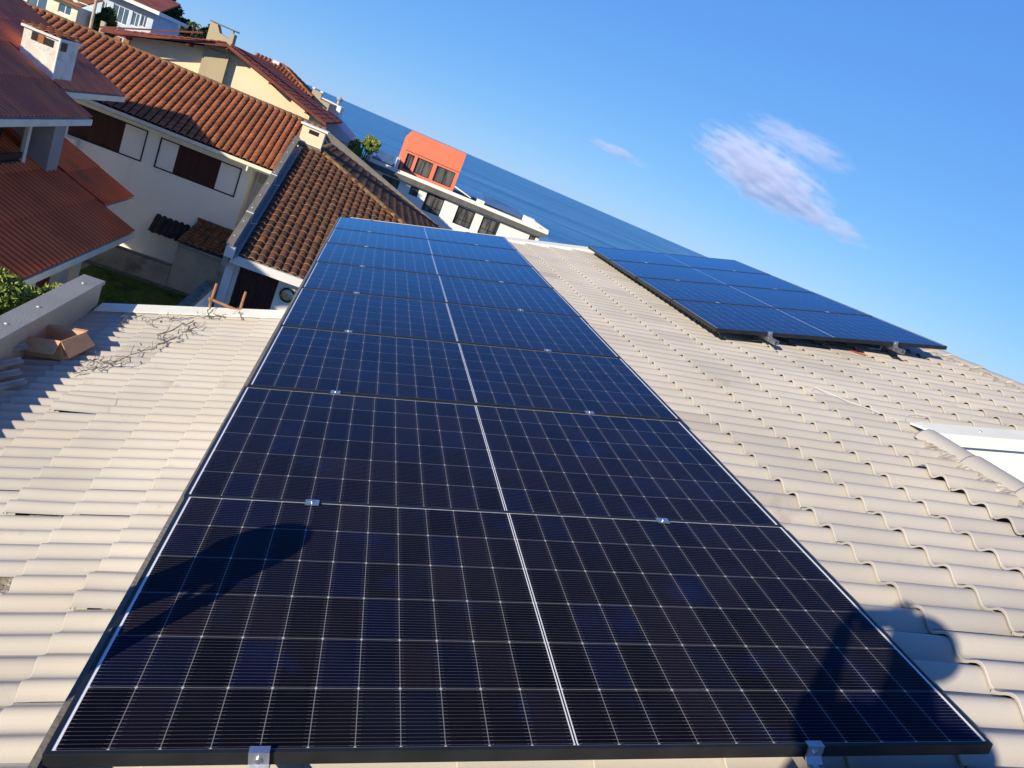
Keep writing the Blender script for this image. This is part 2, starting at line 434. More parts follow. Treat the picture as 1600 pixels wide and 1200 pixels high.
def tiles(mb, pf, u0, u1, v0, v1, course, pitch, waves, amp, lift, keep=None, seg=8, jit=0.004, thick=0.014, shape=0, spec_tiles=None, over=0.05, gap=0.0, rim=None):
    """overlapping roof tiles; u is upslope, v along the eave"""
    tw = pitch * waves
    nu = int(round((u1 - u0) / course)); nv = int(math.ceil((v1 - v0) / tw))
    for j in range(nv):
        cr = rng.normal() * 0.002
        for i in range(nu):
            uc = u0 + (i + 0.5) * course; vc = v0 + (j + 0.5) * tw
            if keep is not None and not keep(uc, vc): continue
            sp = spec_tiles.get((i, j)) if spec_tiles else None
            if sp == 'skip': continue
            dl = rng.normal(0, jit); dw = abs(rng.normal(0, jit * 0.5)); sk = rng.normal(0, jit * 0.8)
            rot = rng.normal(0, 0.004)
            if sp: dw += sp[0]; rot += sp[1]; dl += sp[2]
            ns = seg * waves
            vl = np.linspace(gap, tw - gap, ns + 1)
            if shape == 0:   # broad rounded barrels with a narrower pan
                ph = 2 * np.pi * vl / pitch
                wv = amp * (0.5 - 0.5 * np.cos(ph))
            else:            # colonial barrels: full half rounds, deep channels
                ph = np.abs(np.sin(np.pi * vl / pitch))
                wv = amp * ph ** 0.62
            # rows: nose bottom, nose lip, lip top, then up to the head
            bv = 0.0035 if rim is None else 0.018
            ss = np.array([0.001, 0.0, bv, 0.03, course * 0.5, course + over])
            ww = np.array([-thick, -bv * .8, 0.0, 0.0005, 0.0, 0.0])
            lf = lift * (1 - ss / course)
            tap = np.ones(6)
            U = []; V = []; Wd = []
            for k in range(6):
                base_u = u0 + i * course + ss[k] + dl
                U.append(np.full(ns + 1, base_u) + (vl - tw / 2) * rot)
                V.append(v0 + j * tw + vl + (ss[k] - course / 2) * (-rot) + cr)
                Wd.append(wv + lf[k] + ww[k] + dw * (1 - 0.5 * ss[k] / course) + sk * (vl / tw - 0.5))
            # side skirt on the high-v side
            P = pf(np.concatenate(U), np.concatenate(V), np.concatenate(Wd))
            n1 = ns + 1
            r = float(np.clip(rng.normal(0.5, 0.22), 0, 1)) if rim is None else float(np.clip(rng.normal(0.38, 0.17), 0, .78))
            fs = []
            b = len(mb.v)
            mb.v.extend(map(tuple, P))
            for k in range(2, 5):
                for q in range(ns):
                    a = b + k * n1 + q
                    mb.f.append([a, a + n1, a + n1 + 1, a + 1]); mb.sm.append(True); mb.r.append(r)
            # nose (own verts so that its edge stays crisp)
            b2 = len(mb.v)
            mb.v.extend(map(tuple, P[:3 * n1]))
            for k in range(2):
                for q in range(ns):
                    a = b2 + k * n1 + q
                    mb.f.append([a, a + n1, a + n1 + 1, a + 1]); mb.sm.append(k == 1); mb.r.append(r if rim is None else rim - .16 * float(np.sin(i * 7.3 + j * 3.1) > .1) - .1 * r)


def corrugated(mb, pf, u0, u1, v0, v1, pitch=0.177, amp=0.028, sheet=1.1, seg=8):
    nv = int((v1 - v0) / pitch * seg)
    vl = np.linspace(v0, v1, nv + 1)
    ph_ = 0.5 + 0.5 * np.cos(2 * np.pi * vl / pitch); wv = amp * ph_ ** 1.6; rib_shade = [float(min(1, max(0, 0.15 + 1.1 * (ph_[q_] + ph_[q_ + 1]) / 2 ))) for q_ in range(nv)]  # rib shading put into the face colour: troughs darker, ridges lighter
    u = u0
    while u < u1 - 1e-6:
        ue = min(u + sheet, u1)
        ex = 0.10 if ue < u1 else 0
        us = [u, u, u + 0.001, ue + ex]
        wo = [0.0, 0.016, 0.020, 0.0]
        P = pf(np.repeat(us, nv + 1), np.tile(vl, 4), np.concatenate([wv * 1.0 + k for k in wo]))
        b = len(mb.v); mb.v.extend(map(tuple, P)); n1 = nv + 1
        r = random.random()
        for k in range(3):
            for q in range(nv):
                a = b + k * n1 + q
                mb.f.append([a, a + n1, a + n1 + 1, a + 1]); mb.sm.append(k == 2); mb.r.append(min(1.0, rib_shade[q] * (.8 + .2 * r)))
        u = ue


def wall_open(mb, x0, x1, z0, z1, y, depth, holes, back=0.2, slope=None):
    """wall facing -y at plane y; holes (hx0,hx1,hz0,hz1) with reveals"""
    xs = sorted(set([x0, x1] + [h[0] for h in holes] + [h[1] for h in holes]))
    zs = sorted(set([z0, z1] + [h[2] for h in holes] + [h[3] for h in holes]))
    for i in range(len(xs) - 1):
        for k in range(len(zs) - 1):
            cx = (xs[i] + xs[i + 1]) / 2; cz = (zs[k] + zs[k + 1]) / 2
            if any(h[0] < cx < h[1] and h[2] < cz < h[3] for h in holes): continue
            mb.add([(xs[i], y, zs[k]), (xs[i + 1], y, zs[k]), (xs[i + 1], y, zs[k + 1]), (xs[i], y, zs[k + 1])], [(0, 1, 2, 3)])
    for h in holes:
        a, b, c, d = h
        for q in ([(a, c), (b, c)], [(b, c), (b, d)], [(b, d), (a, d)], [(a, d), (a, c)]):
            (p0, r0), (p1, r1) = q
            mb.add([(p0, y, r0), (p1, y, r1), (p1, y + depth, r1), (p0, y + depth, r0)], [(0, 3, 2, 1)])
    mb.add([(x0, y, z0), (x0, y + back, z0), (x0, y + back, z1), (x0, y, z1)], [(0, 3, 2, 1)][::-1])
    mb.add([(x1, y, z0), (x1, y + back, z0), (x1, y + back, z1), (x1, y, z1)], [(0, 1, 2, 3)])
    mb.add([(x0, y, z1), (x1, y, z1), (x1, y + back, z1), (x0, y + back, z1)], [(0, 1, 2, 3)])
    mb.add([(x0, y + back, z0), (x1, y + back, z0), (x1, y + back, z1), (x0, y + back, z1)], [(3, 2, 1, 0)])


def window(parent, x0, x1, z0, z1, y, mframe, mglass, mull=1, fw=0.06, rail=None, label=None):
    f = MB(); d = 0.05
    f.box(x0, x0 + fw, y, y + d, z0, z1); f.box(x1 - fw, x1, y, y + d, z0, z1)
    f.box(x0 + fw, x1 - fw, y, y + d, z0, z0 + fw); f.box(x0 + fw, x1 - fw, y, y + d, z1 - fw, z1)
    for k in range(1, mull + 1):
        c = x0 + (x1 - x0) * k / (mull + 1)
        f.box(c - fw / 2.5, c + fw / 2.5, y + 0.003, y + d - 0.003, z0 + fw, z1 - fw)
    if rail is not None:
        f.box(x0 + fw, x1 - fw, y - 0.004, y + d - 0.006, rail - fw / 3, rail + fw / 3)
    fo = f.build('window', mframe, parent, label=label)
    g = MB(); g.box(x0 + fw * .5, x1 - fw * .5, y + d * 0.4, y + d * 0.6, z0 + fw * .5, z1 - fw * .5)
    g.build('pane', mglass, fo)
    return fo


def leaves(mb, clumps, n, size, flat=0.0):
    """many small leaf quads scattered through the clumps (centre, radius xyz)"""
    wts = np.array([c[1][0] * c[1][1] * c[1][2] for c in clumps]); wts = wts / wts.sum()
    idx = rng.choice(len(clumps), n, p=wts)
    d = rng.normal(size=(n, 3)); d /= np.linalg.norm(d, axis=1)[:, None]
    rad = 0.45 + 0.6 * rng.random(n) ** 0.6
    C_ = np.array([c[0] for c in clumps])[idx]; Rr = np.array([c[1] for c in clumps])[idx]
    P = C_ + d * rad[:, None] * Rr
    P += rng.normal(size=(n, 3)) * 0.08 * Rr
    a = rng.normal(size=(n, 3)); a /= np.linalg.norm(a, axis=1)[:, None]
    b = np.cross(a, rng.normal(size=(n, 3))); b /= np.linalg.norm(b, axis=1)[:, None]
    sz = size * (0.6 + 0.8 * rng.random(n))
    nrm = np.cross(a, b)
    base = len(mb.v)
    q = np.stack([P - a * sz[:, None], P + b * sz[:, None] * 0.45 + nrm * sz[:, None] * .15, P + a * sz[:, None], P - b * sz[:, None] * 0.45 + nrm * sz[:, None] * .15], 1).reshape(-1, 3)
    mb.v.extend(map(tuple, q))
    cr = rng.random(len(clumps))[idx] * 0.5 + rng.random(n) * 0.5
    for i in range(n):
        k = base + 4 * i
        mb.f.append([k, k + 1, k + 2, k + 3]); mb.sm.append(False); mb.r.append(float(cr[i]))


def tree(name, label, cat, base, clumps, n, size, leafm, trunk_r, group=None, limbs=True):
    t = thing(name, label, cat, base, group)
    mb = MB(); cs = np.array([c[0] for c in clumps]); ctr = cs.mean(0)
    top = (ctr[0], ctr[1], ctr[2])
    mid = tuple((np.array(base) * 0.45 + np.array(top) * 0.55) + np.array([0.15, -0.1, 0]) * trunk_r * 6)
    mb.tube([base, mid, top], [trunk_r, trunk_r * 0.75, trunk_r * 0.4], 7)
    if limbs:
        for c in clumps[:24]:
            mb.tube([mid, tuple((np.array(mid) + np.array(c[0])) / 2 + rng.normal(size=3) * .1), c[0]], [trunk_r * 0.45, trunk_r * 0.25, trunk_r * 0.08], 5)
    mb.build('trunk', M['bark'], t)
    lf = MB(); leaves(lf, clumps, n, size)
    lf.build('crown', leafm, t)
    return t


# ================================================================== OUR HOUSE
U_FN = plane_fn((sT * 0.135, 0, -cT * 0.135), (cT, 0, sT), (0, 1, 0))   # tile plane of the upper roof (pans)
CRS = 0.355
house = thing('tiled_house', 'house under pale beige wave tiles, its upper roof carrying the solar panels', 'house', (1.5, 3.0, -7.3))


def UP(u, v, w_):
    """panel-plane coordinates -> world"""
    return (u * cT - w_ * sT, v, u * sT + w_ * cT)


def LO(x, y, dz=0.0):
    """point on the lower roof"""
    return (x, y, -1.140 + 0.327 * x + 0.02 * y + dz)


mb = MB()
# upper roof: courses phased so that a lower edge falls at u=2.653
u_start = 2.653 - 8 * CRS          # -0.187
def keep_up(u, v):
    if u < 0.1: return False
    if v < 2.74: return u < 4.05
    return u < 6.2
tiles(mb, U_FN, u_start, u_start + 18 * CRS, -2.6, 9.45, CRS, 0.1485, 2, 0.043, 0.022, keep_up, seg=10, jit=0.0035, thick=0.013,
      spec_tiles={(11, 15): (0.012, 0.01, 0), (11, 14): (0.010, 0.0, 0), (11, 13): (0.014, -0.008, 0), (11, 12): (0.012, 0.0, 0.003)})
tiles(mb, U_FN, -0.045, 0.168, -2.6, 9.45, 0.213, 0.1485, 2, 0.043, 0.022, None, seg=10, jit=0.0035, thick=0.013)
mb.build('upper_roof', M['tile'], house)
# lower roof
al = math.atan(0.327)
L_FN = plane_fn((0, 0, -1.148), (1, 0, 0.327), (0, 1, 0.02))
mb = MB()
cl = 0.355
# a course edge falls at x=-0.739 -> u = x/cos
ul = -0.739 / math.cos(al)
sp = {}
tiles(mb, L_FN, ul - 4 * cl, ul + 2.0 * cl + 1e-6, -2.2, 7.1, cl, 0.1485, 2, 0.038, 0.013, None, seg=10, jit=0.003, thick=0.012,
      spec_tiles={(2, 22): (0.030, 0.02, 0.0), (3, 17): (0.010, 0.02, 0.0), (3, 14): (0.0, 0.0, -0.3), (5, 14): (0.012, 0.02, -0.015)})
mb.build('lower_roof', M['tile'], house)
# deck under the tiles (battens and slab), stops light and closes gaps
mb = MB()
def slab(fn, u0, u1, v0, v1, w0, w1, m=None):
    P = fn(np.array([u0, u1, u1, u0]), np.array([v0, v0, v1, v1]), np.array([w0] * 4))
    Q = fn(np.array([u0, u1, u1, u0]), np.array([v0, v0, v1, v1]), np.array([w1] * 4))
    vs = list(map(tuple, P)) + list(map(tuple, Q))
    (m or mb).add(vs, [(0, 3, 2, 1), (4, 5, 6, 7), (0, 1, 5, 4), (1, 2, 6, 5), (2, 3, 7, 6), (3, 0, 4, 7)])
slab(U_FN, 0.0, 4.10, -2.6, 2.69, -0.14, -0.035)
slab(U_FN, 0.0, 6.20, 2.694, 9.46, -0.14, -0.035)
slab(L_FN, -2.16, 0.10, -2.2, 7.12, -0.14, -0.035)
mb.build('roof_deck', M['mortar'], house)
# walls of the house
mb = MB()
mb.box(0.02, 3.85, -2.5, 2.8, -7.3, -0.45); mb.box(0.02, 5.7, 2.95, 9.35, -7.3, -0.45)
mb.ext([(0.02, 2.96, -0.45), (0.02, 2.96, -0.30), (5.7, 2.96, 1.12), (5.7, 2.96, -0.45)], (0, 6.38, 0))
mb.ext([(0.02, -2.49, -0.45), (0.02, -2.49, -0.30), (3.85, -2.49, 0.68), (3.85, -2.49, -0.45)], (0, 5.28, 0))
mb.box(-2.18, 0.015, -2.1, 6.9, -7.3, -2.15)
mb.ext([(-2.1, -2.0, -2.15), (-2.1, -2.0, -2.02), (-0.02, -2.0, -1.36), (-0.02, -2.0, -2.15)], (0, 8.9, 0))
mb.build('wall', M['white_wall'], house)
# parapet on the left, with coping
mb = MB()
mb.box(-2.25, -2.09, 3.3, 7.24, -3.2, -1.375)
p_ = mb.build('parapet', M['grey_paint'], house)
mb = MB()
mb.box(-2.30, -2.075, 3.28, 7.27, -1.372, -1.33)
cp = mb.build('coping', M['grey_paint'], p_, bevel=0.006)
mb = MB()
for y in (6.95, 5.9, 5.3, 4.6, 4.0):
    mb = MB(); mb.ball((-2.19, y, -1.328), 0.016, 8, 5, (1, 1, .5)); mb.build('rivet', M['white_wall'], cp)
# white flashings
mb = MB()
a = LO(-2.26, 7.06, 0.075); b = LO(0.3, 7.06, 0.075)
mb.ext([(-2.06, 7.05, LO(-2.06, 7.05)[2] + .06), (-2.06, 7.30, LO(-2.06, 7.3)[2] + .075), (-2.06, 7.30, LO(-2.06, 7.3)[2] - .12), (-2.06, 7.285, LO(-2.06, 7.3)[2] - .12), (-2.06, 7.285, LO(-2.06, 7.3)[2] + .055), (-2.06, 7.05, LO(-2.06, 7.05)[2] + .045)],
       (2.4, 0, 2.4 * 0.327))
mb.build('flashing', M['white_metal'], house, label='white metal strip along the far edge of the lower roof')
mb = MB()
def uflash(m, u0, u1, prof):
    P = [UP(u0, v, w_) for v, w_ in prof]; m.ext(P, (cT * (u1 - u0), 0, sT * (u1 - u0)))
uflash(mb, 0.12, 6.2, [(9.36, -0.075), (9.40, -0.055), (9.68, -0.050), (9.68, -0.24), (9.665, -0.24), (9.665, -0.066), (9.40, -0.070), (9.36, -0.090)])
mb.build('flashing', M['white_metal'], house, label='white metal strip along the far edge of the upper roof')
mb = MB()
uflash(mb, 4.21, 6.25, [(2.59, -0.135), (2.595, -0.055), (2.77, -0.050), (2.77, -0.062), (2.61, -0.067), (2.605, -0.135)])
fl = mb.build('flashing', M['white_metal'], house, label='white folded metal strip with a pointed end on the near gable edge')
mb = MB()
mb.ext([UP(4.208, 2.597, -0.055), UP(4.208, 2.77, -0.050), UP(4.13, 2.76, -0.055)], UP(0, 0, -0.012))
mb.build('flashing_tip', M['white_metal'], fl)
for u in (4.6, 5.05, 5.5):
    mb = MB(); mb.ball(UP(u, 2.68, -0.052), 0.009, 8, 5); mb.build('rivet', M['steel'], fl)
# white gable wall below it, grey recess wall
mb = MB(); z0 = 0.70
mb.ext([(4.12, 2.64, 0.78), (4.22 * cT, 2.64, 4.22 * sT - .14), (6.25 * cT, 2.64, 6.25 * sT - .14), (6.25 * cT, 2.64, 0.84)], (0, 0.10, 0))
mb.build('gable_wall', M['modern_white'], house)
mb = MB(); mb.box(4.14, 6.6, 2.67, 2.73, -0.5, 0.835); mb.box(4.0, 7.5, -2.5, 2.66, -0.6, -0.45); mb.build('terrace', M['grey_paint'], house)
# ridge caps (half round, overlapping) with mortar bed
def ridge(line, r, seglen, m, lift=0.01, h=0.75):
    a = Vector(line[0]); b = Vector(line[1]); L_ = (b - a).length; d = (b - a) / L_
    n = int(L_ / seglen); sd = d.cross(Vector((0, 0, 1))).normalized(); up = sd.cross(d)
    for i in range(n):
        s0 = i * seglen; s1 = s0 + seglen * 1.08
        r0 = r * 1.06; r1 = r * 0.95
        vs = []
        N = 10
        rows = [(s0, r0 * 0.90), (s0, r0), (s0 + .015, r0 * 1.01), (s1, r1)]
        jit_ = rng.normal(0, 0.003)
        for s_, rr in rows:
            for k in range(N + 1):
                t = math.pi * k / N
                vs.append(a + d * s_ + sd * math.cos(t) * rr + up * (math.sin(t) * rr * h + jit_))
        m.cr = float(rng.random())
        fs = [(j * (N + 1) + k, j * (N + 1) + k + 1, (j + 1) * (N + 1) + k + 1, (j + 1) * (N + 1) + k) for j in range(3) for k in range(N)]
        m.add(vs, [f[::-1] for f in fs], True)
        m.cr = 0.5
mb = MB()
ridge((UP(4.17, 2.615, -0.125), UP(4.17, -2.6, -0.125)), 0.105, 0.40, mb)
mb.build('ridge_cap', M['tile'], house, label='short row of half round caps below the white gable wall')
mb = MB()
ridge((UP(6.27, 2.95, -0.15), UP(6.27, 9.45, -0.15)), 0.115, 0.40, mb)
mb.build('ridge_cap', M['tile'], house, label='upper row of half round caps behind the raised panels')
mb = MB()
def mortar_bed(m, u0, v0, v1, wd, hh):
    n = int((v1 - v0) / 0.02)
    vs = []
    for i in range(n + 1):
        v = v0 + (v1 - v0) * i / n
        e = 0.030 * math.sin(2 * math.pi * v / 0.1485) + rng.normal(0, 0.007)
        for k, (du, dw) in enumerate(((-wd - e, -0.012), (-wd * 0.75 - e * .7, 0.012), (-wd * 0.3, hh * .8), (0.05, hh))):
            vs.append(UP(u0 + du, v, -0.125 + dw + rng.normal(0, 0.003)))
    m.add(vs, [(i * 4 + k, (i + 1) * 4 + k, (i + 1) * 4 + k + 1, i * 4 + k + 1)[::-1] for i in range(n) for k in range(3)], False)
mortar_bed(mb, 4.12, -2.6, 2.56, 0.14, 0.055)
mortar_bed(mb, 6.21, 2.95, 9.40, 0.13, 0.055)
mb.build('mortar_bed', M['mortar'], house)
# eave strip of the upper roof beside the panels
mb = MB()
mb.ext([UP(-0.024, -2.6, -0.022), UP(-0.006, -2.6, -0.022), UP(-0.006, -2.6, -0.032), UP(-0.018, -2.6, -0.032), UP(-0.018, -2.6, -0.24), UP(-0.024, -2.6, -0.24)], (0, 11.9, 0))
mb.build('eave_trim', M['concrete'], house)

# ================================================================== SOLAR PANELS
def rotm(ud, vd, o):
    ud = Vector(ud).normalized(); n = ud.cross(Vector(vd)).normalized(); vd = n.cross(ud)
    return Matrix(((ud.x, vd.x, n.x, o[0]), (ud.y, vd.y, n.y, o[1]), (ud.z, vd.z, n.z, o[2]), (0, 0, 0, 1)))
ord1 = ['nearest in the long row, crossed by two shadows of people', 'second in the long row from the camera', 'third in the long row from the camera',
        'fourth in the long row from the camera', 'fourth in the long row from its far end', 'third in the long row from its far end',
        'second in the long row from its far end', 'farthest in the long row, against the brown roof']
ord2 = ['nearest in the short row, above the red cables', 'second in the short row near the ridge from the camera',
        'third in the short row near the ridge from the camera', 'farthest in the short row near the ridge']
def make_panel():
    t = thing('solar_module', 'x', 'solar panel', group='x')
    f = MB(); lw = 0.011
    f.box(0, PW, 0, lw, -PT, 0); f.box(0, PW, PH - lw, PH, -PT, 0)
    f.box(0, lw, lw, PH - lw, -PT, 0); f.box(PW - lw, PW, lw, PH - lw, -PT, 0)
    f.build('frame', M['pframe'], t, local=True, bevel=0.0012)
    g = MB(); g.box(lw - 0.003, PW - lw + 0.003, lw - 0.003, PH - lw + 0.003, -0.008, -0.0025)
    g.build('glass', M['pv'], t, local=True)
    return t
proto = make_panel()
def dup(root, label, group):
    r = root.copy(); COL.objects.link(r); r['label'] = label; r['group'] = group
    for c in root.children:
        k = c.copy(); COL.objects.link(k); k.parent = r
    return r
G1, G2 = 'panels of the long row down the middle of the roof', 'panels of the short row near the ridge'
o1 = (0, 0, 0); A1u, A1v = (cT, 0, sT), (0, 1, 0)
for i in range(8):
    t = proto if i == 0 else dup(proto, '', '')
    t['label'] = 'black framed solar panel, ' + ord1[i]; t['group'] = G1
    v = i * PITCH + (0.038 if i == 0 else 0.012)
    du = [0, -0.006, 0.004, 0.0, 0.007, -0.002, 0.003, 0.0][i]
    t.matrix_world = rotm(A1u, A1v, UP(du, v, 0))
t2o = Vector((3.41, 4.576, 0.918)); A2u = Vector((0.961, -0.005, 0.278)).normalized(); A2v = Vector((0.005, 1, 0)).normalized()
for i in range(4):
    t = dup(proto, '', G2)
    t['label'] = 'black framed solar panel, ' + ord2[i]
    t.matrix_world = rotm(A2u, A2v, t2o + A2v * (i * PITCH + 0.01) + A2u * [0, .004, -.003, 0][i])
# rails with clamps
def rail(name, M4, L0, L1, npan, label, group, clamp_first=True, tail=0.0):
    t = thing(name, label, 'mounting rail', group=group, mat4=M4)
    f = MB()
    # open C profile 40 x 38
    prof = [(-.020, -.075), (.020, -.075), (.020, -.037), (.007, -.037), (.007, -.041), (.016, -.041), (.016, -.071), (-.016, -.071), (-.016, -.041), (-.007, -.041), (-.007, -.037), (-.020, -.037)]
    f.ext([(x, L0, z) for x, z in prof], (0, L1 - L0, 0))
    f.build('rail_profile', M['alu'], t, local=True)
    k = 0
    y = L0 + 0.35
    while y < L1:
        fe = MB()
        fe.box(-.024, .024, y - .02, y + .02, -.081, -.0755); fe.box(.021, .026, y - .018, y + .018, -.125, -.05); fe.box(-.10, .026, y - .018, y + .018, -.130, -.1255)
        y += 1.1
        fe.build('roof_hook', M['alu'], t, local=True)
    for i in range(npan + 1):
        v = i * PITCH
        c = MB()
        if i == 0:     # Z shaped end clamp with two bolts
            off = 0.036 if clamp_first else 0.008
            x0, x1 = -.022, .022
            c.ext([(x0, off + .012, .004), (x0, off - .003, .004), (x0, off - .003, -.026), (x0, off - .021, -.044), (x0, off - .021, -.075), (x0, off - .025, -.075),
                   (x0, off - .025, -.042), (x0, off - .007, -.024), (x0, off - .007, .008), (x0, off + .012, .008)][::1], (x1 - x0, 0, 0))
            o = c.build('end_clamp', M['alu'], t, local=True)
            b = MB()
            b.tube([(0, off - .012, -.012), (0, off - .004, -.012)], .0075, 8)
            b.build('bolt', M['steel'], o, local=True); b = MB()
            b.tube([(0, off - .034, -.052), (0, off - .024, -.052)], .0085, 6)
            b.build('bolt', M['steel'], o, local=True)
        elif i < npan:
            c.box(-.024, .024, v - .017, v + .019, .0015, .005); c.box(-.022, .022, v - .005, v + .006, -.034, .0015)
            o = c.build('mid_clamp', M['alu'], t, local=True)
            b = MB(); b.tube([(0, v, .005), (0, v, .010)], .0065, 6); b.build('bolt', M['steel'], o, local=True)
        else:
            c.box(-.022, .022, v - .02, v - .001, .0015, .005); c.box(-.022, .022, v + .001, v + .005, -.075, .005)
            c.build('end_clamp', M['alu'], t, local=True)
    return t
rail('mounting_rail', rotm(A1u, A1v, UP(0.432, 0, 0)), -0.01, 9.26, 8, 'aluminium rail under the lower side of the long panel row', 'rails under the long row')
rail('mounting_rail', rotm(A1u, A1v, UP(1.778, 0, 0)), -0.01, 9.26, 8, 'aluminium rail under the upper side of the long panel row, its end clamp bent', 'rails under the long row')
rail('mounting_rail', rotm(A2u, A2v, t2o + A2u * 0.511), -0.14, 4.66, 4, 'aluminium rail end sticking out left of the red cables below the short row', 'rails under the short row', False)
rail('mounting_rail', rotm(A2u, A2v, t2o + A2u * 1.766), -0.12, 4.66, 4, 'aluminium rail end sticking out right of the red cables, close to the ridge', 'rails under the short row', False)
# cables
def cable(name, pts, r, m, label, cat):
    mb = MB(); P = [Vector(p) for p in pts]; out_ = []
    for i in range(len(P) - 1):
        p0 = P[max(i - 1, 0)]; p1 = P[i]; p2 = P[i + 1]; p3 = P[min(i + 2, len(P) - 1)]
        for k in range(5):
            t = k / 5
            out_.append(0.5 * ((2 * p1) + (p2 - p0) * t + (2 * p0 - 5 * p1 + 4 * p2 - p3) * t * t + (3 * p1 - p0 - 3 * p2 + p3) * t ** 3))
    out_.append(P[-1])
    mb.tube(out_, r, 6)
    return tag(mb.build(name, m), label, cat)
cable('solar_cable', [UP(4.83, 5.35, -.03), UP(4.86, 5.02, -.06), UP(4.93, 4.80, -.082), UP(5.03, 4.72, -.080), UP(5.15, 4.70, -.10)], .0042, M['red_cable'], 'red cable hanging out between the two rail ends of the short row', 'cable')
cable('solar_cable', [UP(5.68, 5.3, .0), UP(5.62, 4.98, -.05), UP(5.55, 4.80, -.075), UP(5.47, 4.74, -.08)], .0042, M['red_cable'], 'red cable curling beside the right rail end of the short row', 'cable')
cable('loose_wire', [UP(3.70, 3.20, -.085), UP(3.74, 3.33, -.06), UP(3.80, 3.35, -.055), UP(3.92, 3.20, -.075), UP(4.02, 3.10, -.085), UP(4.1, 2.99, -.09), UP(4.15, 2.85, -.085), UP(4.3, 3.0, -.07), UP(4.42, 3.03, -.08), UP(4.6, 2.96, -.085)], .0014, M['white_wire'], 'thin white wire lying on the tiles by the pointed white flashing', 'wire')

# ================================================================== THINGS ON THE LOWER ROOF
# open cardboard box against the parapet
bx = thing('cardboard_box', 'open empty cardboard box on the lower roof against the grey parapet', 'box', LO(-1.95, 5.75))
def quadbox(m, a, b, c, d, t=0.006):
    p = [Vector(q) for q in (a, b, c, d)]; n = (p[1] - p[0]).cross(p[3] - p[0]).normalized() * t
    m.ext(p, n)
B0 = Vector(LO(-2.12, 5.56, 0.045)); eu = Vector((0.36, -0.11, 0.11)); ev = Vector((0.08, 0.33, 0.02)); ez = Vector((-0.05, 0.02, 0.165))
c_ = [B0, B0 + eu, B0 + eu + ev, B0 + ev]; tp = [p + ez for p in c_]
mb = MB()
quadbox(mb, *c_)
for i in range(4): quadbox(mb, c_[i], c_[(i + 1) % 4], tp[(i + 1) % 4], tp[i])
mb.build('carton', M['cardboard'], bx)
mb = MB(); quadbox(mb, tp[0], tp[1], tp[1] + Vector((-.005, -.11, -.10)), tp[0] + Vector((-.02, -.12, -.10))); mb.build('flap', M['cardboard'], bx)
mb = MB(); quadbox(mb, tp[1], tp[2], tp[2] + Vector((.11, -.02, -.09)), tp[1] + Vector((.11, -.05, -.12))); mb.build('flap', M['cardboard'], bx)
mb = MB(); quadbox(mb, tp[2], tp[3], tp[3] + Vector((-.02, .06, .0)), tp[2] + Vector((.0, .06, .0))); mb.build('flap', M['cardboard'], bx)
# metal sheets stack at the frame's left edge
sheets = [((-2.35, 5.05), (-2.02, 5.38), 0.16), ((-2.3, 4.75), (-1.95, 5.12), 0.12), ((-2.25, 4.6), (-1.90, 5.0), 0.06), ((-2.2, 4.40), (-1.80, 4.86), 0.03)]
for i, (a, b, dz) in enumerate(sheets):
    mb = MB()
    A_ = Vector(LO(a[0], a[1], dz + .02)); B_ = Vector(LO(b[0], b[1], dz + .03))
    mb.beam(A_, B_, 0.055, 0.006, (0.3, -0.3, 1)); mb.beam(A_ + Vector((.019, -.019, .010)), B_ + Vector((.019, -.019, .010)), .004, .022, (0.3, -0.3, 1))
    mb.beam(A_ + Vector((-.019, .019, .010)), B_ + Vector((-.019, .019, .010)), .004, .022, (0.3, -0.3, 1))
    tag(mb.build('metal_profile', M['alu_dull']), 'short grey metal channel ' + ['topmost of the stack, farthest back', 'second in the stack by the parapet', 'third in the stack by the parapet', 'lowest of the stack, nearest the camera'][i], 'metal profile', 'metal channels stacked by the parapet')
# wooden winder tied to the edge
wf = thing('wooden_frame', 'small H shaped frame of reddish sticks tied at the far edge of the lower roof', 'stick frame', (-0.83, 7.25, -1.25))
mb = MB(); mb.tube([(-0.985, 7.3, -1.38), (-0.990, 7.3, -1.16), (-0.985, 7.29, -0.945)], [.016, .016, .014], 7); mb.build('stick', M['rust_wood'], wf)
mb = MB(); mb.tube([(-0.655, 7.3, -1.23), (-0.668, 7.3, -1.1), (-0.665, 7.29, -0.925)], [.015, .016, .014], 7); mb.build('stick', M['rust_wood'], wf)
mb = MB(); mb.tube([(-1.02, 7.27, -1.135), (-0.62, 7.27, -1.165)], .017, 7); mb.build('crossbar', M['rust_wood'], wf)
mb = MB()
for cx_ in (-0.99, -0.665):
    for k in range(3):
        z_ = -1.16 + k * .012
        mb.tube([(cx_ + .027 * math.cos(t), 7.285 + .035 * math.sin(t), z_ + .01 * math.sin(3 * t)) for t in np.linspace(0, 6.28, 12)], .004, 5)
    mb.tube([(cx_, 7.25, -1.16), (cx_ + .03, 7.2, -1.22), (cx_ + .02, 7.1, LO(cx_, 7.1)[2] + .10), (cx_ + .08, 7.0, LO(cx_, 7.0)[2] + .05)], .006, 5)
mb.build('twine', M['vine'], wf)
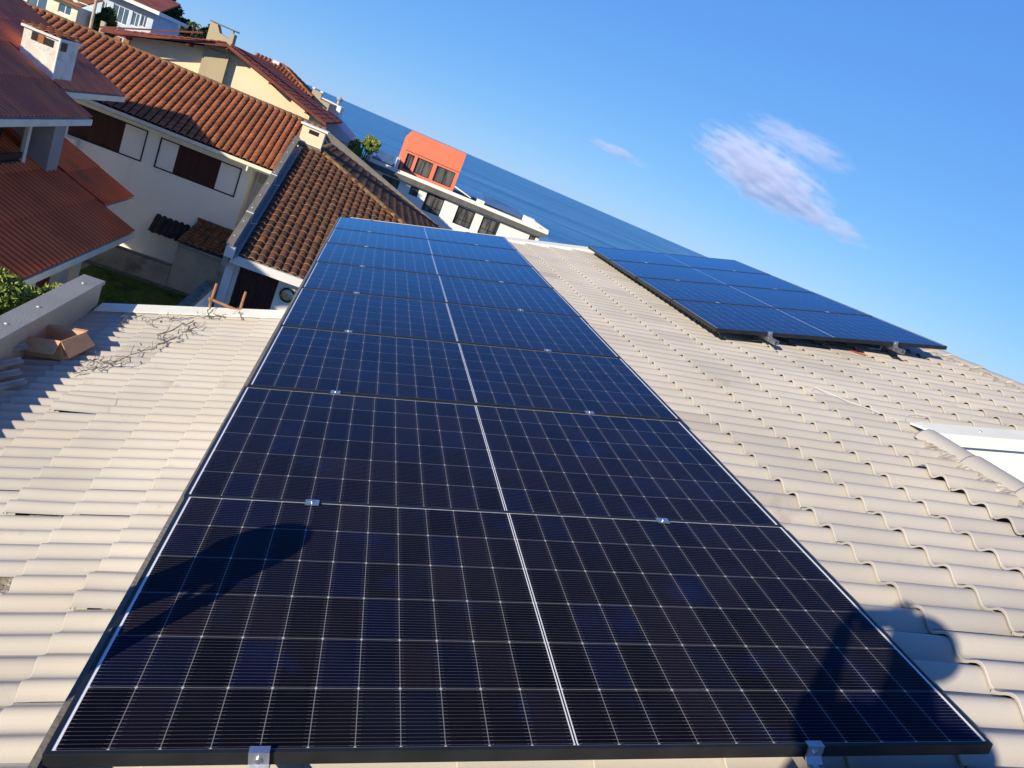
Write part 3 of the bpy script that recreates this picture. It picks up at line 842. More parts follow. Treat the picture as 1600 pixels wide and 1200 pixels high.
# dry vine
def wander(m, pts, r, twigs, tl=0.18):
    P = []
    for i in range(len(pts) - 1):
        for k in range(6):
            t = k / 6; x = pts[i][0] * (1 - t) + pts[i + 1][0] * t; y = pts[i][1] * (1 - t) + pts[i + 1][1] * t
            P.append(Vector(LO(x + rng.normal(0, .012), y + rng.normal(0, .02), 0.050 + abs(rng.normal(0, .012)))))
    m.tube(P, [r * (1 - .5 * i / len(P)) for i in range(len(P))], 5)
    for _ in range(twigs):
        p = P[rng.integers(len(P))]; a = rng.random() * 6.28; q = [p]
        L_ = tl * (0.4 + rng.random())
        for k in range(5):
            a += rng.normal(0, .7)
            q.append(Vector(LO(q[-1].x + math.cos(a) * L_ / 5, q[-1].y + math.sin(a) * L_ / 5, 0.045 + abs(rng.normal(0, .02)) + .015 * k * (rng.random() < .4))))
        m.tube(q, [r * .7, r * .6, r * .55, r * .5, r * .4, r * .3], 4)
mb = MB()
wander(mb, [(-0.72, 7.08), (-0.86, 7.0), (-1.05, 6.93), (-1.29, 6.85), (-1.45, 6.75), (-1.36, 6.5)], .005, 10, .12)
wander(mb, [(-1.02, 6.75), (-1.12, 6.45), (-1.22, 6.25), (-1.10, 6.0), (-1.13, 5.82), (-1.27, 5.66), (-1.31, 5.4), (-1.42, 5.18), (-1.55, 5.1)], .0058, 18, .13)
wander(mb, [(-1.13, 5.95), (-1.02, 6.15), (-1.0, 6.4), (-0.93, 6.55)], .005, 12, .12)
wander(mb, [(-1.55, 6.9), (-1.7, 6.7), (-1.6, 6.4)], .004, 7, .12)
wander(mb, [(-1.32, 5.3), (-1.52, 5.45), (-1.6, 5.3)], .0055, 8, .14)
for _ in range(12):     # dry curled leaves along it
    x = rng.uniform(-1.6, -0.95); y = rng.uniform(5.1, 6.9)
    if rng.random() < .5: x = rng.uniform(-1.35, -1.0)
    p = Vector(LO(x, y, .055)); a = rng.random() * 6.28
    d1 = Vector((math.cos(a), math.sin(a), .2)) * .028; d2 = Vector((-math.sin(a), math.cos(a), .5)) * .013
    mb.add([p - d1, p + d2, p + d1, p - d2], [(0, 1, 2, 3)])
tag(mb.build('dry_vine', M['vine']), 'dry brown vine trailing over the shaded and sunlit tiles of the lower roof', 'vine')

# ================================================================== NEIGHBOURS
GZ = -7.3
# ---- brown tiled house
bh = thing('brown_tiled_house', 'low white house with old brown barrel tiles, right behind the long panel row', 'house', (1.5, 24, GZ))
pB = 0.35
def BZ(y): return -3.40 + pB * (y - 19.6)
slB = math.atan(pB)
B_FN = plane_fn((-2.42, 19.5, BZ(19.5)), (0, 1, pB), (1, 0, 0))
Hx0, Hy0 = -1.86, 27.66
def hip_y(x): return Hy0 - (x - Hx0) * 0.832
mb = MB()
def keepB(u, v):
    x = -2.42 + v; y = 19.5 + u * math.cos(slB)
    return y < hip_y(x) + 0.05 and y < 27.7
tiles(mb, B_FN, 0, 8.8, 0, 10.2, 0.345, 0.232, 1, 0.070, 0.042, keepB, seg=8, jit=0.010, thick=0.022, shape=1, over=0.05, rim=1.0, gap=.006)
mb.build('roof', M['old_clay'], bh)
# east slope descending to +x
qE = 0.289
E_FN = plane_fn((8.0, 18.0, -0.54 - qE * (8.0 - Hx0)), (-1, 0, qE), (0, 1, 0))
slE = math.atan(qE)
mb = MB()
def keepE(u, v):
    x = 8.0 - u * math.cos(slE); y = 18.0 + v
    return x > Hx0 - 0.05 and y > hip_y(x) - 0.05 and x < 7.5 and y < 33.4
tiles(mb, E_FN, 0, 10.4, 0, 15.5, 0.345, 0.232, 1, 0.070, 0.042, keepE, seg=6, jit=0.010, thick=0.022, shape=1, rim=1.0)
mb.build('roof', M['old_clay'], bh, label='east slope of mottled tiles in raking light')
mb = MB()
ridge(((7.2, hip_y(7.2), BZ(hip_y(7.2)) + .04), (Hx0, Hy0, BZ(Hy0) + .04)), 0.125, 0.38, mb)
ridge(((Hx0, Hy0 + .1, BZ(Hy0) + .05), (Hx0, 33.4, BZ(Hy0) + .05)), 0.125, 0.38, mb)
M['mossy_cap'] = mat('mossy_ridge_cap', (0.24, 0.14, 0.06), (0.13, 0.09, 0.05), 4, 0.9, 0.6, 30, c3=(0.33, 0.27, 0.17), s3=6, t3=0.6)
mb.build('hip_ridge', M['mossy_cap'], bh)
# deck and west slope
mb = MB()
mb.ext([(-2.42, 19.5, BZ(19.5) - .03), (8.0, 19.5, BZ(19.5) - .03), (Hx0, Hy0, BZ(Hy0) - .03), (-2.42, 27.7, BZ(27.7) - .03)], (0, 0, -.1))
mb.ext([(8.0, 19.5, BZ(19.5) - .035), (8.0, 33.4, -0.54 - qE * (8.0 - Hx0) - .035), (Hx0, 33.4, BZ(Hy0) - .035), (Hx0, Hy0, BZ(Hy0) - .035)], (0, 0, -.1))
mb.build('roof_deck', M['mortar'], bh)
# left rake parapet: coping, upstand, lead strip
mb = MB()
def rake(m, x0, x1, z0, z1, y0=19.35, y1=27.3):
    m.ext([(x0, y0, BZ(y0) + z0), (x1, y0, BZ(y0) + z0), (x1, y0, BZ(y0) + z1), (x0, y0, BZ(y0) + z1)], (0, y1 - y0, pB * (y1 - y0)))
rake(mb, -2.76, -2.62, -0.30, 0.30)
pr = mb.build('parapet', M['grey_paint'], bh)
mb = MB(); rake(mb, -2.79, -2.60, 0.303, 0.345); cpb = mb.build('coping', M['concrete'], pr)
mb = MB()
for k in range(9):
    mb = MB(); mb.ball((-2.70, 19.8 + k * .86, BZ(19.8 + k * .86) + .348), .03, 6, 4, (1, 1, .4)); mb.build('rivet', M['white_wall'], cpb)
for y in (21.2, 23.9):
    mb = MB()
    mb.ext([(-2.80, y, BZ(y) + .349), (-2.595, y, BZ(y) + .349), (-2.595, y, BZ(y) + .04), (-2.42, y, BZ(y) + .09), (-2.42, y, BZ(y) + .10), (-2.585, y, BZ(y) + .05), (-2.585, y, BZ(y) + .356), (-2.80, y, BZ(y) + .356)], (0, .05, .05 * pB)); mb.build('strap', M['white_wall'], cpb)
mb = MB(); rake(mb, -2.62, -2.50, -.02, 0.02); rake(mb, -2.50, -2.43, .03, .06); mb.build('valley_flashing', M['grey_paint'], bh)
mb = MB()
mb.box(-2.76, -2.52, 19.28, 19.50, -3.50, -3.20); mb.build('pillar_cap', M['white_wall'], bh, bevel=.01)
# walls
mb = MB()
wall_open(mb, -2.62, 7.6, GZ, -3.52, 20.0, .10, [(-2.36, -1.26, -5.9, -3.77), (-0.72, .2, -5.9, -3.80)])
mb.box(-2.62, -2.42, 20.2, 33.2, GZ, -3.2)
mb.ext([(-2.62, 20.2, -3.2), (-2.62, 20.2, BZ(20.2) - .14), (-2.62, 27.5, BZ(27.5) - .14), (-2.62, 33.2, BZ(27.5) - .14), (-2.62, 33.2, -3.2)], (.2, 0, 0))
mb.box(7.4, 7.6, 20.2, 33.2, GZ, -3.5); mb.box(-2.42, 7.4, 33.0, 33.2, GZ, -3.3)
mb.build('wall', M['house_wall'], bh)
mb = MB(); mb.box(-2.68, -2.46, 19.68, 19.90, GZ, -3.52); mb.build('pillar', M['white_wall'], bh)
mb = MB(); mb.box(-2.59, 7.9, 19.42, 19.50, -3.66, -3.42); mb.box(-2.59, 7.9, 19.50, 19.98, -3.60, -3.56); mb.build('fascia', M['white_wall'], bh)
mb = MB()
for k in range(6): mb.box(-2.34 + k * .18, -2.34 + k * .18 + .172, 20.05, 20.08, -5.9, -3.79)
mb.build('door', M['wood_dark'], bh)
mb = MB()
for k in range(5): mb.box(-.70 + k * .18, -.70 + k * .18 + .172, 20.05, 20.08, -5.9, -3.82)
mb.build('door', M['brown_wood'], bh)
mb = MB(); mb.ext([(-.90, 19.97, -3.84), (-.76, 19.97, -3.84), (-.78, 19.97, -4.75), (-1.10, 19.97, -4.60), (-1.02, 19.97, -4.25)], (0, .03, 0)); mb.build('board', M['modern_white'], bh)
# far parapet
mb = MB()
mb.ext([(-2.45, 33.5, 0.0), (-2.45, 33.5, -2.0), (7.6, 33.5, -4.6), (7.6, 33.5, -3.42)], (0, .14, 0))
pp = mb.build('parapet', M['concrete'], bh)
mb = MB(); mb.ext([(-2.45, 33.46, .005), (-2.45, 33.46, .05), (7.6, 33.46, -3.37), (7.6, 33.46, -3.415)], (0, .22, 0)); mb.build('coping', M['concrete'], pp)
# chimney
mb = MB(); mb.box(-2.66, -1.84, 27.45, 28.15, -1.2, 0.12); ch = mb.build('chimney', M['cream_wall'], bh)
mb = MB(); mb.box(-2.74, -1.76, 27.37, 28.23, .122, .19); mb.build('chimney_cap', M['modern_white'], ch)
mb = MB(); mb.box(-2.40, -2.05, 27.435, 27.449, -.10, .04); mb.build('vent', M['black_plastic'], ch)
mb = MB(); mb.box(-2.70, -1.80, 27.40, 27.46, -.62, -.48); mb.build('chimney_base', M['mossy'], ch)
# wreath
wr = thing('wreath', 'round gold and black wreath hanging on the white wall beside the dark door', 'wreath', (-0.93, 19.93, -4.12))
mb = MB(); mb.tube([(-0.93 + .19 * math.cos(t), 19.94, -4.12 + .19 * math.sin(t)) for t in np.linspace(.5, 5.9, 20)], .03, 6); mb.build('ring', M['black_plastic'], wr)
mb = MB()
for k in range(60):
    a = rng.uniform(2.6, 6.6); r0 = rng.uniform(0, .16)
    p = Vector((-.93 + r0 * math.cos(a), 19.92, -4.12 + r0 * math.sin(a))); d = Vector((rng.normal(), -.3, rng.normal())).normalized() * .07
    mb.tube([p, p + d], [.012, .004], 4)
mb.build('ornament', M['brass'], wr)

# ---- white two storey house (behind the garden)
ah = thing('white_house', 'two storey off-white house with shuttered windows and an orange clay tile roof', 'house', (-9, 34, GZ))
AY = 30.0
mb = MB()
hl = [(-7.66, -4.57, -3.68, -2.50), (-11.3, -8.13, -3.68, -2.46)]
wall_open(mb, -18.0, -4.22, GZ, -2.05, AY, .12, hl)
mb.box(-4.42, -4.22, AY + .2, 33.6, GZ, -2.05)
mb.build('wall', M['house_wall'], ah)
mb = MB(); mb.box(-4.215, -1.2, 31.4, 31.6, GZ, -1.9); mb.build('wall', M['shaded_white_wall'], ah, label='recessed side wall, bluish shade put into its colour, with a louvred vent')
for (x0, x1, z0, z1), ws in zip(hl, ((-6.97, -5.37), (-20, -8.95))):
    f = MB(); t_ = .045
    f.box(x0, x1, AY - .02, AY + .02, z1 - t_, z1); f.box(x0, x1, AY - .02, AY + .02, z0, z0 + t_); f.box(x0, x0 + t_, AY - .02, AY + .02, z0 + t_, z1 - t_); f.box(x1 - t_, x1, AY - .02, AY + .02, z0 + t_, z1 - t_)
    fo = f.build('window', M['black_frame'], ah)
    d0, d1 = max(ws[0], x0 + t_), ws[1]
    g = MB(); g.box(d0, (d0 + d1) / 2 - .004, AY + .03, AY + .06, z0 + t_, z1 - t_); g.box((d0 + d1) / 2 + .004, d1, AY + .03, AY + .06, z0 + t_, z1 - t_); g.build('dark_shutter', M['wood_dark'], fo)
    for a, b in (((x0 + t_), d0), (d1, x1 - t_)):
        if b - a > .1:
            s_ = MB(); s_.box(a + .004, b - .004, AY + .012, AY + .045, z0 + t_, z1 - t_); s_.build('white_shutter', M['shutter_white'], fo)
mb = MB()
pA = 0.452
A_FN = plane_fn((-18.5, 29.35, -2.09), (0, 1, pA), (1, 0, 0))
tiles(mb, A_FN, 0, 14 * .36, 0, 16.1, .36, .262, 1, 0.085, 0.028, None, seg=8, jit=0.009, thick=0.02, shape=1, gap=0.020,
      spec_tiles=None)
mb.build('roof', M['clay'], ah)
AR = (29.35 + 14 * .36 * math.cos(math.atan(pA)), -2.09 + 14 * .36 * math.sin(math.atan(pA)))
mb = MB()
mb.ext([(-18.5, 29.4, -2.14), (-2.42, 29.4, -2.14), (-2.42, AR[0], AR[1] - .03), (-18.5, AR[0], AR[1] - .03)], (0, 0, -.08))
mb.ext([(-18.5, AR[0] + 4.4, -2.14), (-2.42, AR[0] + 4.4, -2.14), (-2.42, AR[0] + .01, AR[1] - .03), (-18.5, AR[0] + .01, AR[1] - .03)], (0, 0, -.08))
mb.build('roof_deck', M['dark_tile'], ah)  # deck coloured dark, so deep shade is painted between the barrels
mb = MB(); ridge(((-18.5, AR[0], AR[1] - .01), (-2.42, AR[0], AR[1] - .01)), .13, .40, mb); mb.build('ridge_cap', M['mossy_cap'], ah)
mb = MB()
prof = [(29.36, -2.09), (29.36, -2.20), (29.33, -2.23), (29.25, -2.23), (29.22, -2.20), (29.22, -2.09), (29.235, -2.09), (29.235, -2.195), (29.255, -2.215), (29.325, -2.215), (29.345, -2.195), (29.345, -2.09)]
mb.ext([(-18.5, y, z) for y, z in prof], (15.6, 0, 0)); gt = mb.build('gutter', M['fascia'], ah)
mb = MB(); mb.tube([(-4.30, 29.30, -2.2), (-4.30, 29.30, -2.42)], .045, 8); mb.build('downspout', M['fascia'], gt)
mb = MB(); mb.box(-18.3, -3.0, 29.40, 29.99, -2.30, -2.26); mb.build('soffit', M['house_wall'], ah)
mb = MB(); mb.box(-4.12, -3.55, 31.32, 31.39, -3.0, -2.42)
vf = mb.build('vent_window', M['house_wall'], ah)
mb = MB()
for k in range(7): mb.box(-4.08, -3.59, 31.29, 31.318, -2.96 + k * .074, -2.96 + k * .074 + .05)
mb.build('louvre', M['grey_paint'], vf)
ac = thing('air_conditioner', 'white air conditioner on the white house beside the red roofs', 'air conditioner', (-10.6, 29.7, -4.3))
mb = MB(); mb.box(-10.95, -10.35, 29.62, 29.96, -4.25, -3.72); acb = mb.build('casing', M['white_metal'], ac, bevel=.01)
mb = MB(); mb.tube([(-10.70 + .0 * t, 29.605, -3.99) for t in (0, 1)] if False else [(-10.72, 29.60, -3.99), (-10.72, 29.618, -3.99)], .20, 16); mb.build('fan_grille', M['black_plastic'], ac)
# shed with small tile roof, dark neighbour roof piece
sh = thing('garden_shed', 'little lean-to with a clay tile roof and plain beige front, beside the mossy wall', 'shed', (-4.5, 29, GZ))
mb = MB(); wall_open(mb, -5.48, -3.05, GZ, -5.50, 27.05, .1, [], back=2.8); mb.build('wall', M['beige_wall'], sh)
S_FN = plane_fn((-5.55, 26.95, -5.44), (0, 1, .14), (1, 0, 0))
mb = MB(); tiles(mb, S_FN, 0, 9 * .33, 0, 2.55, .33, .25, 1, .075, .03, None, seg=8, jit=.008, thick=.02, shape=1); mb.build('roof', M['old_clay'], sh)
mb = MB(); mb.ext([(-5.5, 26.98, -5.49), (-3.05, 26.98, -5.49), (-3.05, 29.95, -5.08), (-5.5, 29.95, -5.08)], (0, 0, -.06)); mb.build('roof_deck', M['mortar'], sh)
mb = MB(); ridge(((-5.60, 29.9, -5.02), (-3.0, 29.9, -5.02)), .12, .38, mb); mb.build('ridge_cap', M['old_clay'], sh)
dr = thing('dark_tile_canopy', 'small tile canopy, its shade painted black, on the white wall left of the lean-to', 'canopy', (-6.5, 29.8, -6.3))
D_FN = plane_fn((-7.12, 29.35, -6.02), (0, 1, .9), (1, 0, 0))
mb = MB(); tiles(mb, D_FN, 0, 3 * .29, 0, 1.12, .29, .22, 1, .07, .02, None, seg=6, jit=.008, thick=.02, shape=1); mb.build('roof', M['dark_tile'], dr)  # canopy lies in shadow; that shade is painted as black tile
mb = MB()
for x in (-7.0, -6.1):
    mb = MB(); mb.beam((x, 29.95, -6.1), (x, 29.4, -6.0), .06, .06); mb.build('bracket', M['wood_dark'], dr)
# garden walls
gw = thing('garden_wall', 'long weathered beige garden wall behind the shaded lawn', 'wall', (-9, 27.1, GZ))
mb = MB(); mb.box(-14, -5.50, 27.05, 27.20, GZ, -6.42); wl = mb.build('wall', M['beige_wall'], gw)
mb = MB(); mb.box(-14, -5.50, 27.02, 27.23, -6.417, -6.36); mb.build('coping', M['mossy'], gw)
mb = MB(); mb.box(-14, -3.0, 26.93, 27.005, GZ, GZ + .12); mb.build('plinth', M['mossy'], gw)
mb = MB(); mb.box(-3.0, -2.80, 8.5, 19.6, GZ, -4.50); mw = thing('mossy_wall', 'narrow wall with a mossy top running from the brown house towards our roof', 'wall', (-2.9, 14, GZ))
mb.build('wall', M['house_wall'], mw)
mb = MB(); mb.box(-3.03, -2.77, 8.5, 19.62, -4.497, -4.36); mb.build('coping', M['mossy'], mw, bevel=.02)

# ---- red roofed house at the left
rh = thing('red_roofed_house', 'house with two levels of red corrugated roofing at the left edge', 'house', (-12, 18, GZ))
sR = 0.433; slR = math.atan(sR)
mb = MB()
lowf = plane_fn((-5.6, 13.9, -4.29), (-1, 0, sR), (0, 1, 0))
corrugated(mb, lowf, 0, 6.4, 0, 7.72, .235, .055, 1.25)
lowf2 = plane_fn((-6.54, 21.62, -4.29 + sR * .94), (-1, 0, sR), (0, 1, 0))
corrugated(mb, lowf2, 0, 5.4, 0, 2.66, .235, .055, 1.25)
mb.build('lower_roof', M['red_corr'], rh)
sU = 0.452
mb = MB()
upf = plane_fn((-7.2, 9.4, -1.60), (-1, 0, sU), (0, 1, 0))
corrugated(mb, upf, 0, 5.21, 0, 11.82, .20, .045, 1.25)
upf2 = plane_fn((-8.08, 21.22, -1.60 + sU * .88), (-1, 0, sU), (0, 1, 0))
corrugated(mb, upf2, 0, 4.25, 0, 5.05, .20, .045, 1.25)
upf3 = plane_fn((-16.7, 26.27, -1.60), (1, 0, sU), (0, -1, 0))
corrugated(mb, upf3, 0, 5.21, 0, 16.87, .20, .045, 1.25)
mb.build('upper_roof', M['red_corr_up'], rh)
mb = MB()
def undr(m, xs, y0, y1, z, s_, Lx, d=.05):
    m.ext([(xs, y0, z - d), (xs - Lx, y0, z + s_ * Lx - d), (xs - Lx, y0, z + s_ * Lx - d - .08), (xs, y0, z - d - .08)], (0, y1 - y0, 0))
undr(mb, -5.62, 13.95, 21.6, -4.29, sR, 5.0); undr(mb, -6.56, 21.6, 24.25, -4.29 + sR * .94, sR, 4.0)
undr(mb, -7.22, 9.45, 21.2, -1.60, sU, 4.7); undr(mb, -8.10, 21.2, 26.25, -1.60 + sU * .88, sU, 3.8)
mb.build('soffit', M['fascia'], rh)
mb = MB()
mb.box(-5.66, -5.575, 13.9, 21.66, -4.50, -4.325); mb.box(-6.60, -6.515, 21.66, 24.3, -4.50 + sR * .94, -4.325 + sR * .94)
mb.box(-7.26, -7.175, 9.4, 21.26, -1.80, -1.635); mb.box(-8.14, -8.055, 21.26, 26.3, -1.80 + sU * .88, -1.635 + sU * .88)
mb.ext([(-5.66, 13.86, -4.50), (-5.66, 13.86, -4.33), (-11, 13.86, -4.33 + 5.34 * sR), (-11, 13.86, -4.50 + 5.34 * sR)], (0, .04, 0))
mb.build('fascia', M['fascia'], rh)
# walls: lower wall, upper wall set back, upper wall openings along x=-8.2
mb = MB()
mb.box(-13.5, -6.5, 15.0, 20.9, GZ, -4.55); mb.box(-13.5, -7.4, 20.9, 23.9, GZ, -4.2)
mb.box(-14.6, -9.3, 10.0, 25.8, -4.3, -1.35)
mb.box(-8.5, -8.2, 10.0, 18.1, -4.0, -1.75)
mb.build('wall', M['stained'], rh)
mb = MB(); mb.box(-8.50, -7.80, 20.70, 21.40, -3.70, -1.8); cb = mb.build('column', M['grey_paint'], rh)
mb = MB(); mb.box(-8.55, -7.75, 20.62, 21.47, -3.78, -3.62); mb.build('column_base', M['concrete'], cb)
mb = MB(); mb.box(-9.2, -8.40, 21.6, 22.45, -3.4, -1.5); mb.build('wall', M['house_wall'], rh, label='pale wall block between column and white house')
# window with dark grille near the image edge
fo = MB(); fo.box(-8.19, -8.10, 18.15, 20.15, -4.0, -3.88); fo.box(-8.19, -8.10, 19.98, 20.15, -3.88, -1.75); fo.box(-8.19, -8.10, 18.15, 18.3, -3.88, -1.75)
wo = fo.build('window', M['fascia'], rh)
g = MB()
for k in range(5): g.box(-8.17, -8.13, 18.3, 19.98, -3.85 + k * .20, -3.85 + k * .20 + .16)
g.build('grille', M['black_plastic'], wo)
g = MB(); g.box(-8.9, -8.85, 18.3, 20.4, -3.9, -1.7); g.build('pane', M['glass_dark'], wo)
# porch posts under the lower eave, door
for y in (16.3, 18.85):
    mb = MB(); mb.box(-6.10, -5.94, y, y + .16, GZ, -4.50); mb.build('post', M['fascia'], rh)
mb = MB(); mb.box(-6.49, -6.44, 16.6, 18.7, GZ, -4.9); mb.build('door', M['brown_wood'], rh)
mb = MB(); mb.box(-6.49, -6.43, 15.4, 16.1, -6.3, -4.95); mb.build('window', M['glass_blue'], rh)
# chimney
mb = MB(); mb.box(-9.22, -8.38, 21.32, 22.6, -1.5, -.03)
ch = mb.build('chimney', M['stained'], rh)
mb = MB(); mb.box(-9.28, -8.32, 21.25, 22.66, -.028, .035); mb.build('chimney_slab', M['white_wall'], ch)
mb = MB(); corrugated(mb, plane_fn((-9.26, 21.22, .045), (0, 1, .04), (1, 0, 0)), 0, 1.46, 0, .92, .2, .05, .5); mb.build('chimney_tiles', M['clay'], ch)
mb = MB(); mb.box(-9.02, -8.86, 21.30, 21.318, -.26, -.06); mb.box(-8.72, -8.50, 21.30, 21.318, -.26, -.08); mb.box(-8.379, -8.365, 21.42, 21.85, -.28, -.06); mb.build('vent', M['black_plastic'], ch)
mb = MB(); mb.box(-8.86, -8.72, 21.29, 21.318, -.26, -.06); mb.build('brick', M['clay'], ch)
mb = MB(); mb.tube([(-8.34, 21.28, .0), (-8.34, 21.28, -1.15)], .035, 7); mb.build('pipe', M['white_wall'], ch)
# sunlit tree beside the parapet
cl_ = []
for k in range(34):
    a = rng.random() * 6.28; r_ = rng.random() ** .5
    q_ = rng.uniform(.18, .42); cl_.append(((-4.35 + 1.0 * r_ * math.cos(a), 10.5 + 1.9 * r_ * math.sin(a), -3.62 + rng.uniform(-.8, .45) * (1 - .4 * r_)), (q_, q_, q_ * .9)))
tree('leafy_tree', 'bushy small tree with sunlit yellow-green leaves behind the grey parapet', 'tree', (-4.5, 10.4, GZ), cl_, 17000, .06, M['leaf_lit'], .09)

# ---- gable house D behind the white house
dh = thing('cream_gable_house', 'cream gable house with dark red roof and a notched chimney on its apex', 'house', (-8.6, 46, GZ))
DY = 42.0; ax_, az_ = -8.6, 1.75; hw = 5.45; ez_ = 0.03
sl = (az_ - ez_) / hw
mb = MB()
mb.ext([(-13.4, DY, GZ), (-3.95, DY, GZ), (-3.95, DY, ez_ - .05 + sl * .75), (ax_, DY, az_ - .22), (-13.4, DY, ez_ - .1 + sl * .6)], (0, 12, 0))
mb.build('wall', M['cream_wall'], dh)
mb = MB(); mb.box(-9.72, -8.52, DY - .35, DY - .003, GZ, 1.15); mb.build('flue_breast', M['tan_wall'], dh)
for sgn, nm in ((1, 'right'), (-1, 'left')):
    mb = MB()
    if sgn == 1:
        f_ = plane_fn((ax_ + hw + .2, DY - 1.0, ez_ - .05), (-1, 0, sl), (0, 1, 0))
    else:
        f_ = plane_fn((ax_ - hw - .2, DY - 1.0 + 13.2, ez_ - .05), (1, 0, sl), (0, -1, 0))
    tiles(mb, f_, 0, 16 * .36, 0, 13.2, .36, .33, 1, .07, .03, None, seg=5, jit=.006, thick=.02, shape=0)
    mb.build('roof', M['brown_roof'] if 'brown_roof' in M else M.setdefault('brown_roof', mat('dark_red_tile', (0.24, 0.075, 0.05), (0.16, 0.05, 0.04), 1.5, .7, .3, 30, rnd_mix=[(.75, .75, .75), (1, 1, 1), (1.2, 1.1, 1.1)])), dh)
mb = MB()
for sgn in (1, -1):
    xe = ax_ + sgn * (hw + .2)
    mb.ext([(xe, DY - 1.06, ez_ - .20), (xe, DY - 1.06, ez_ - .04), (ax_, DY - 1.06, az_ - .02), (ax_, DY - 1.06, az_ - .18)], (0, .05, 0))
    mb.ext([(xe, DY - 1.0, ez_ - .13), (xe, DY - 1.0, ez_ - .08), (ax_, DY - 1.0, az_ - .05), (ax_, DY - 1.0, az_ - .10)], (0, 13.0, 0))
mb.build('barge_board', M['brown_wood'], dh)
for x in (-13.2, -10.4, -8.6, -6.2, -4.1):
    mb = MB(); z_ = az_ - abs(x - ax_) * sl - .30; mb.box(x - .06, x + .06, DY - .98, DY - .002, z_, z_ + .13); mb.build('beam', M['brown_wood'], dh)
mb = MB(); mb.ext([(-9.72, DY - .6, 1.2), (-8.50, DY - .6, 1.35), (-8.50, DY - .6, 2.28), (-8.66, DY - .6, 2.28), (-8.72, DY - .6, 1.98), (-9.2, DY - .6, 2.06), (-9.38, DY - .6, 2.40), (-9.72, DY - .6, 2.40)], (0, .7, 0))
chd = mb.build('chimney', M['tan_wall'], dh)
mb = MB(); mb.box(-9.76, -8.42, DY - .63, DY + .13, 2.42, 2.47); mb.box(-8.62, -8.56, DY - .5, DY - .4, 2.28, 2.42); mb.box(-9.6, -9.54, DY - .5, DY - .4, 2.40, 2.42); mb.build('chimney_cap', M['mossy'], chd)
# smaller second roof layer on the left, with brick posts
mb = MB(); f_ = plane_fn((-14.1, DY + .2, .28), (1, 0, sl * 1.0), (0, -1, 0))
mb.ext([(-14.15, DY - 1.5, .02), (-14.15, DY - 1.5, .10), (-9.7, DY - 1.5, 1.78), (-9.7, DY - 1.5, 1.70)], (0, -.06, 0))
mb.build('barge_board', M['brown_wood'], dh)
mb = MB(); mb.box(-13.5, -13.25, DY - 1.3, DY - 1.05, -1.2, -.05); mb.box(-13.1, -12.85, DY - 1.3, DY - 1.05, -1.2, -.02); mb.build('brick_post', M['clay'], dh)

# ---- houses farther back towards the sea
eh = thing('yellow_walled_house', 'house with hipped clay roof and pale yellow end wall right of the cream gable', 'house', (-6.5, 56, GZ))
mb = MB(); mb.box(-9.2, -5.75, 52.0, 60, GZ, .75); mb.ext([(-5.75, 52.0, GZ), (-3.95, 52.0, GZ), (-3.95, 52.0, .86), (-5.75, 52.0, .95)], (0, 7, 0)); mb.build('wall', M['tan_wall'], eh)
mb = MB()
def ehx(y): return -5.05 - (y - 51.2) * 0.82
f_ = plane_fn((-9.6, 51.2, .80), (0, 1, .347), (1, 0, 0))
tiles(mb, f_, 0, 10 * .36, 0, 4.6, .36, .26, 1, .08, .03, lambda u, v: -9.6 + v < ehx(51.2 + u * .945) + .05, seg=5, jit=.006, shape=1)
f_ = plane_fn((-5.05, 51.2, .80), (-1, 0, .43), (0, 1, 0))
tiles(mb, f_, 0, 8 * .36, 0, 5.6, .36, .26, 1, .08, .03, lambda u, v: v > u * .92 / .82 - .05, seg=5, jit=.006, shape=1)
mb.ext([(-9.6, 51.25, .76), (-5.1, 51.25, .76), (-7.8, 54.55, 1.93), (-9.6, 54.55, 1.93)], (0, 0, -.06)); mb.ext([(-5.1, 51.25, .755), (-5.1, 56.8, .755), (-7.8, 56.8, 1.92), (-7.8, 54.55, 1.92)], (0, 0, -.06))
ridge(((-5.0, 51.15, .84), (-7.85, 54.6, 2.03)), .11, .38, mb)
mb.build('roof', M['clay'], eh)
mb = MB(); mb.ext([(-5.26, 52.2, .5), (-4.62, 52.2, .5), (-4.62, 52.2, 1.20), (-4.75, 52.2, 1.30), (-5.12, 52.2, 1.34), (-5.26, 52.2, 1.34)], (0, .6, 0)); c2 = mb.build('chimney', M['tan_wall'], eh)
mb = MB(); mb.box(-5.3, -5.12, 52.15, 52.85, 1.345, 1.45); mb.box(-4.76, -4.58, 52.15, 52.85, 1.30, 1.42); mb.build('chimney_cap', M['white_wall'], c2)
mb = MB(); mb.box(-8.4, -7.95, 54, 54.6, 1.0, 2.05); mb.build('chimney', M['white_wall'], eh)
fh = thing('white_roof_block', 'small white rooftop block with a round vent pot in front of the sea', 'building', (-4.2, 62, GZ))
mb = MB(); mb.box(-6.0, -3.70, 60, 64, GZ, .55); mb.ext([(-6.0, 60, .55), (-3.70, 60, .55), (-3.70, 60, .90), (-4.9, 60, .98), (-6.0, 60, .98)], (0, 4, 0)); mb.build('wall', M['modern_white'], fh)
mb = MB(); mb.tube([(-4.02, 60.4, .85), (-4.02, 60.4, 1.25)], .12, 8); mb.ball((-4.02, 60.4, 1.38), .24, 8, 6, (1, 1, .7)); mb.build('vent_pot', M['grey_paint'], fh)
gh = thing('shaded_white_building', 'white wall, lilac shade put into its colour, before the sea behind the brown roof parapet', 'building', (-3, 52, GZ))
mb = MB(); mb.ext([(-5.2, 50, GZ), (-1.95, 50, GZ), (-1.95, 50, -.62), (-3.1, 50, .0), (-4.0, 50, .35), (-5.2, 50, .35)], (0, 8, 0)); mb.build('wall', M['shaded_white_wall'], gh)
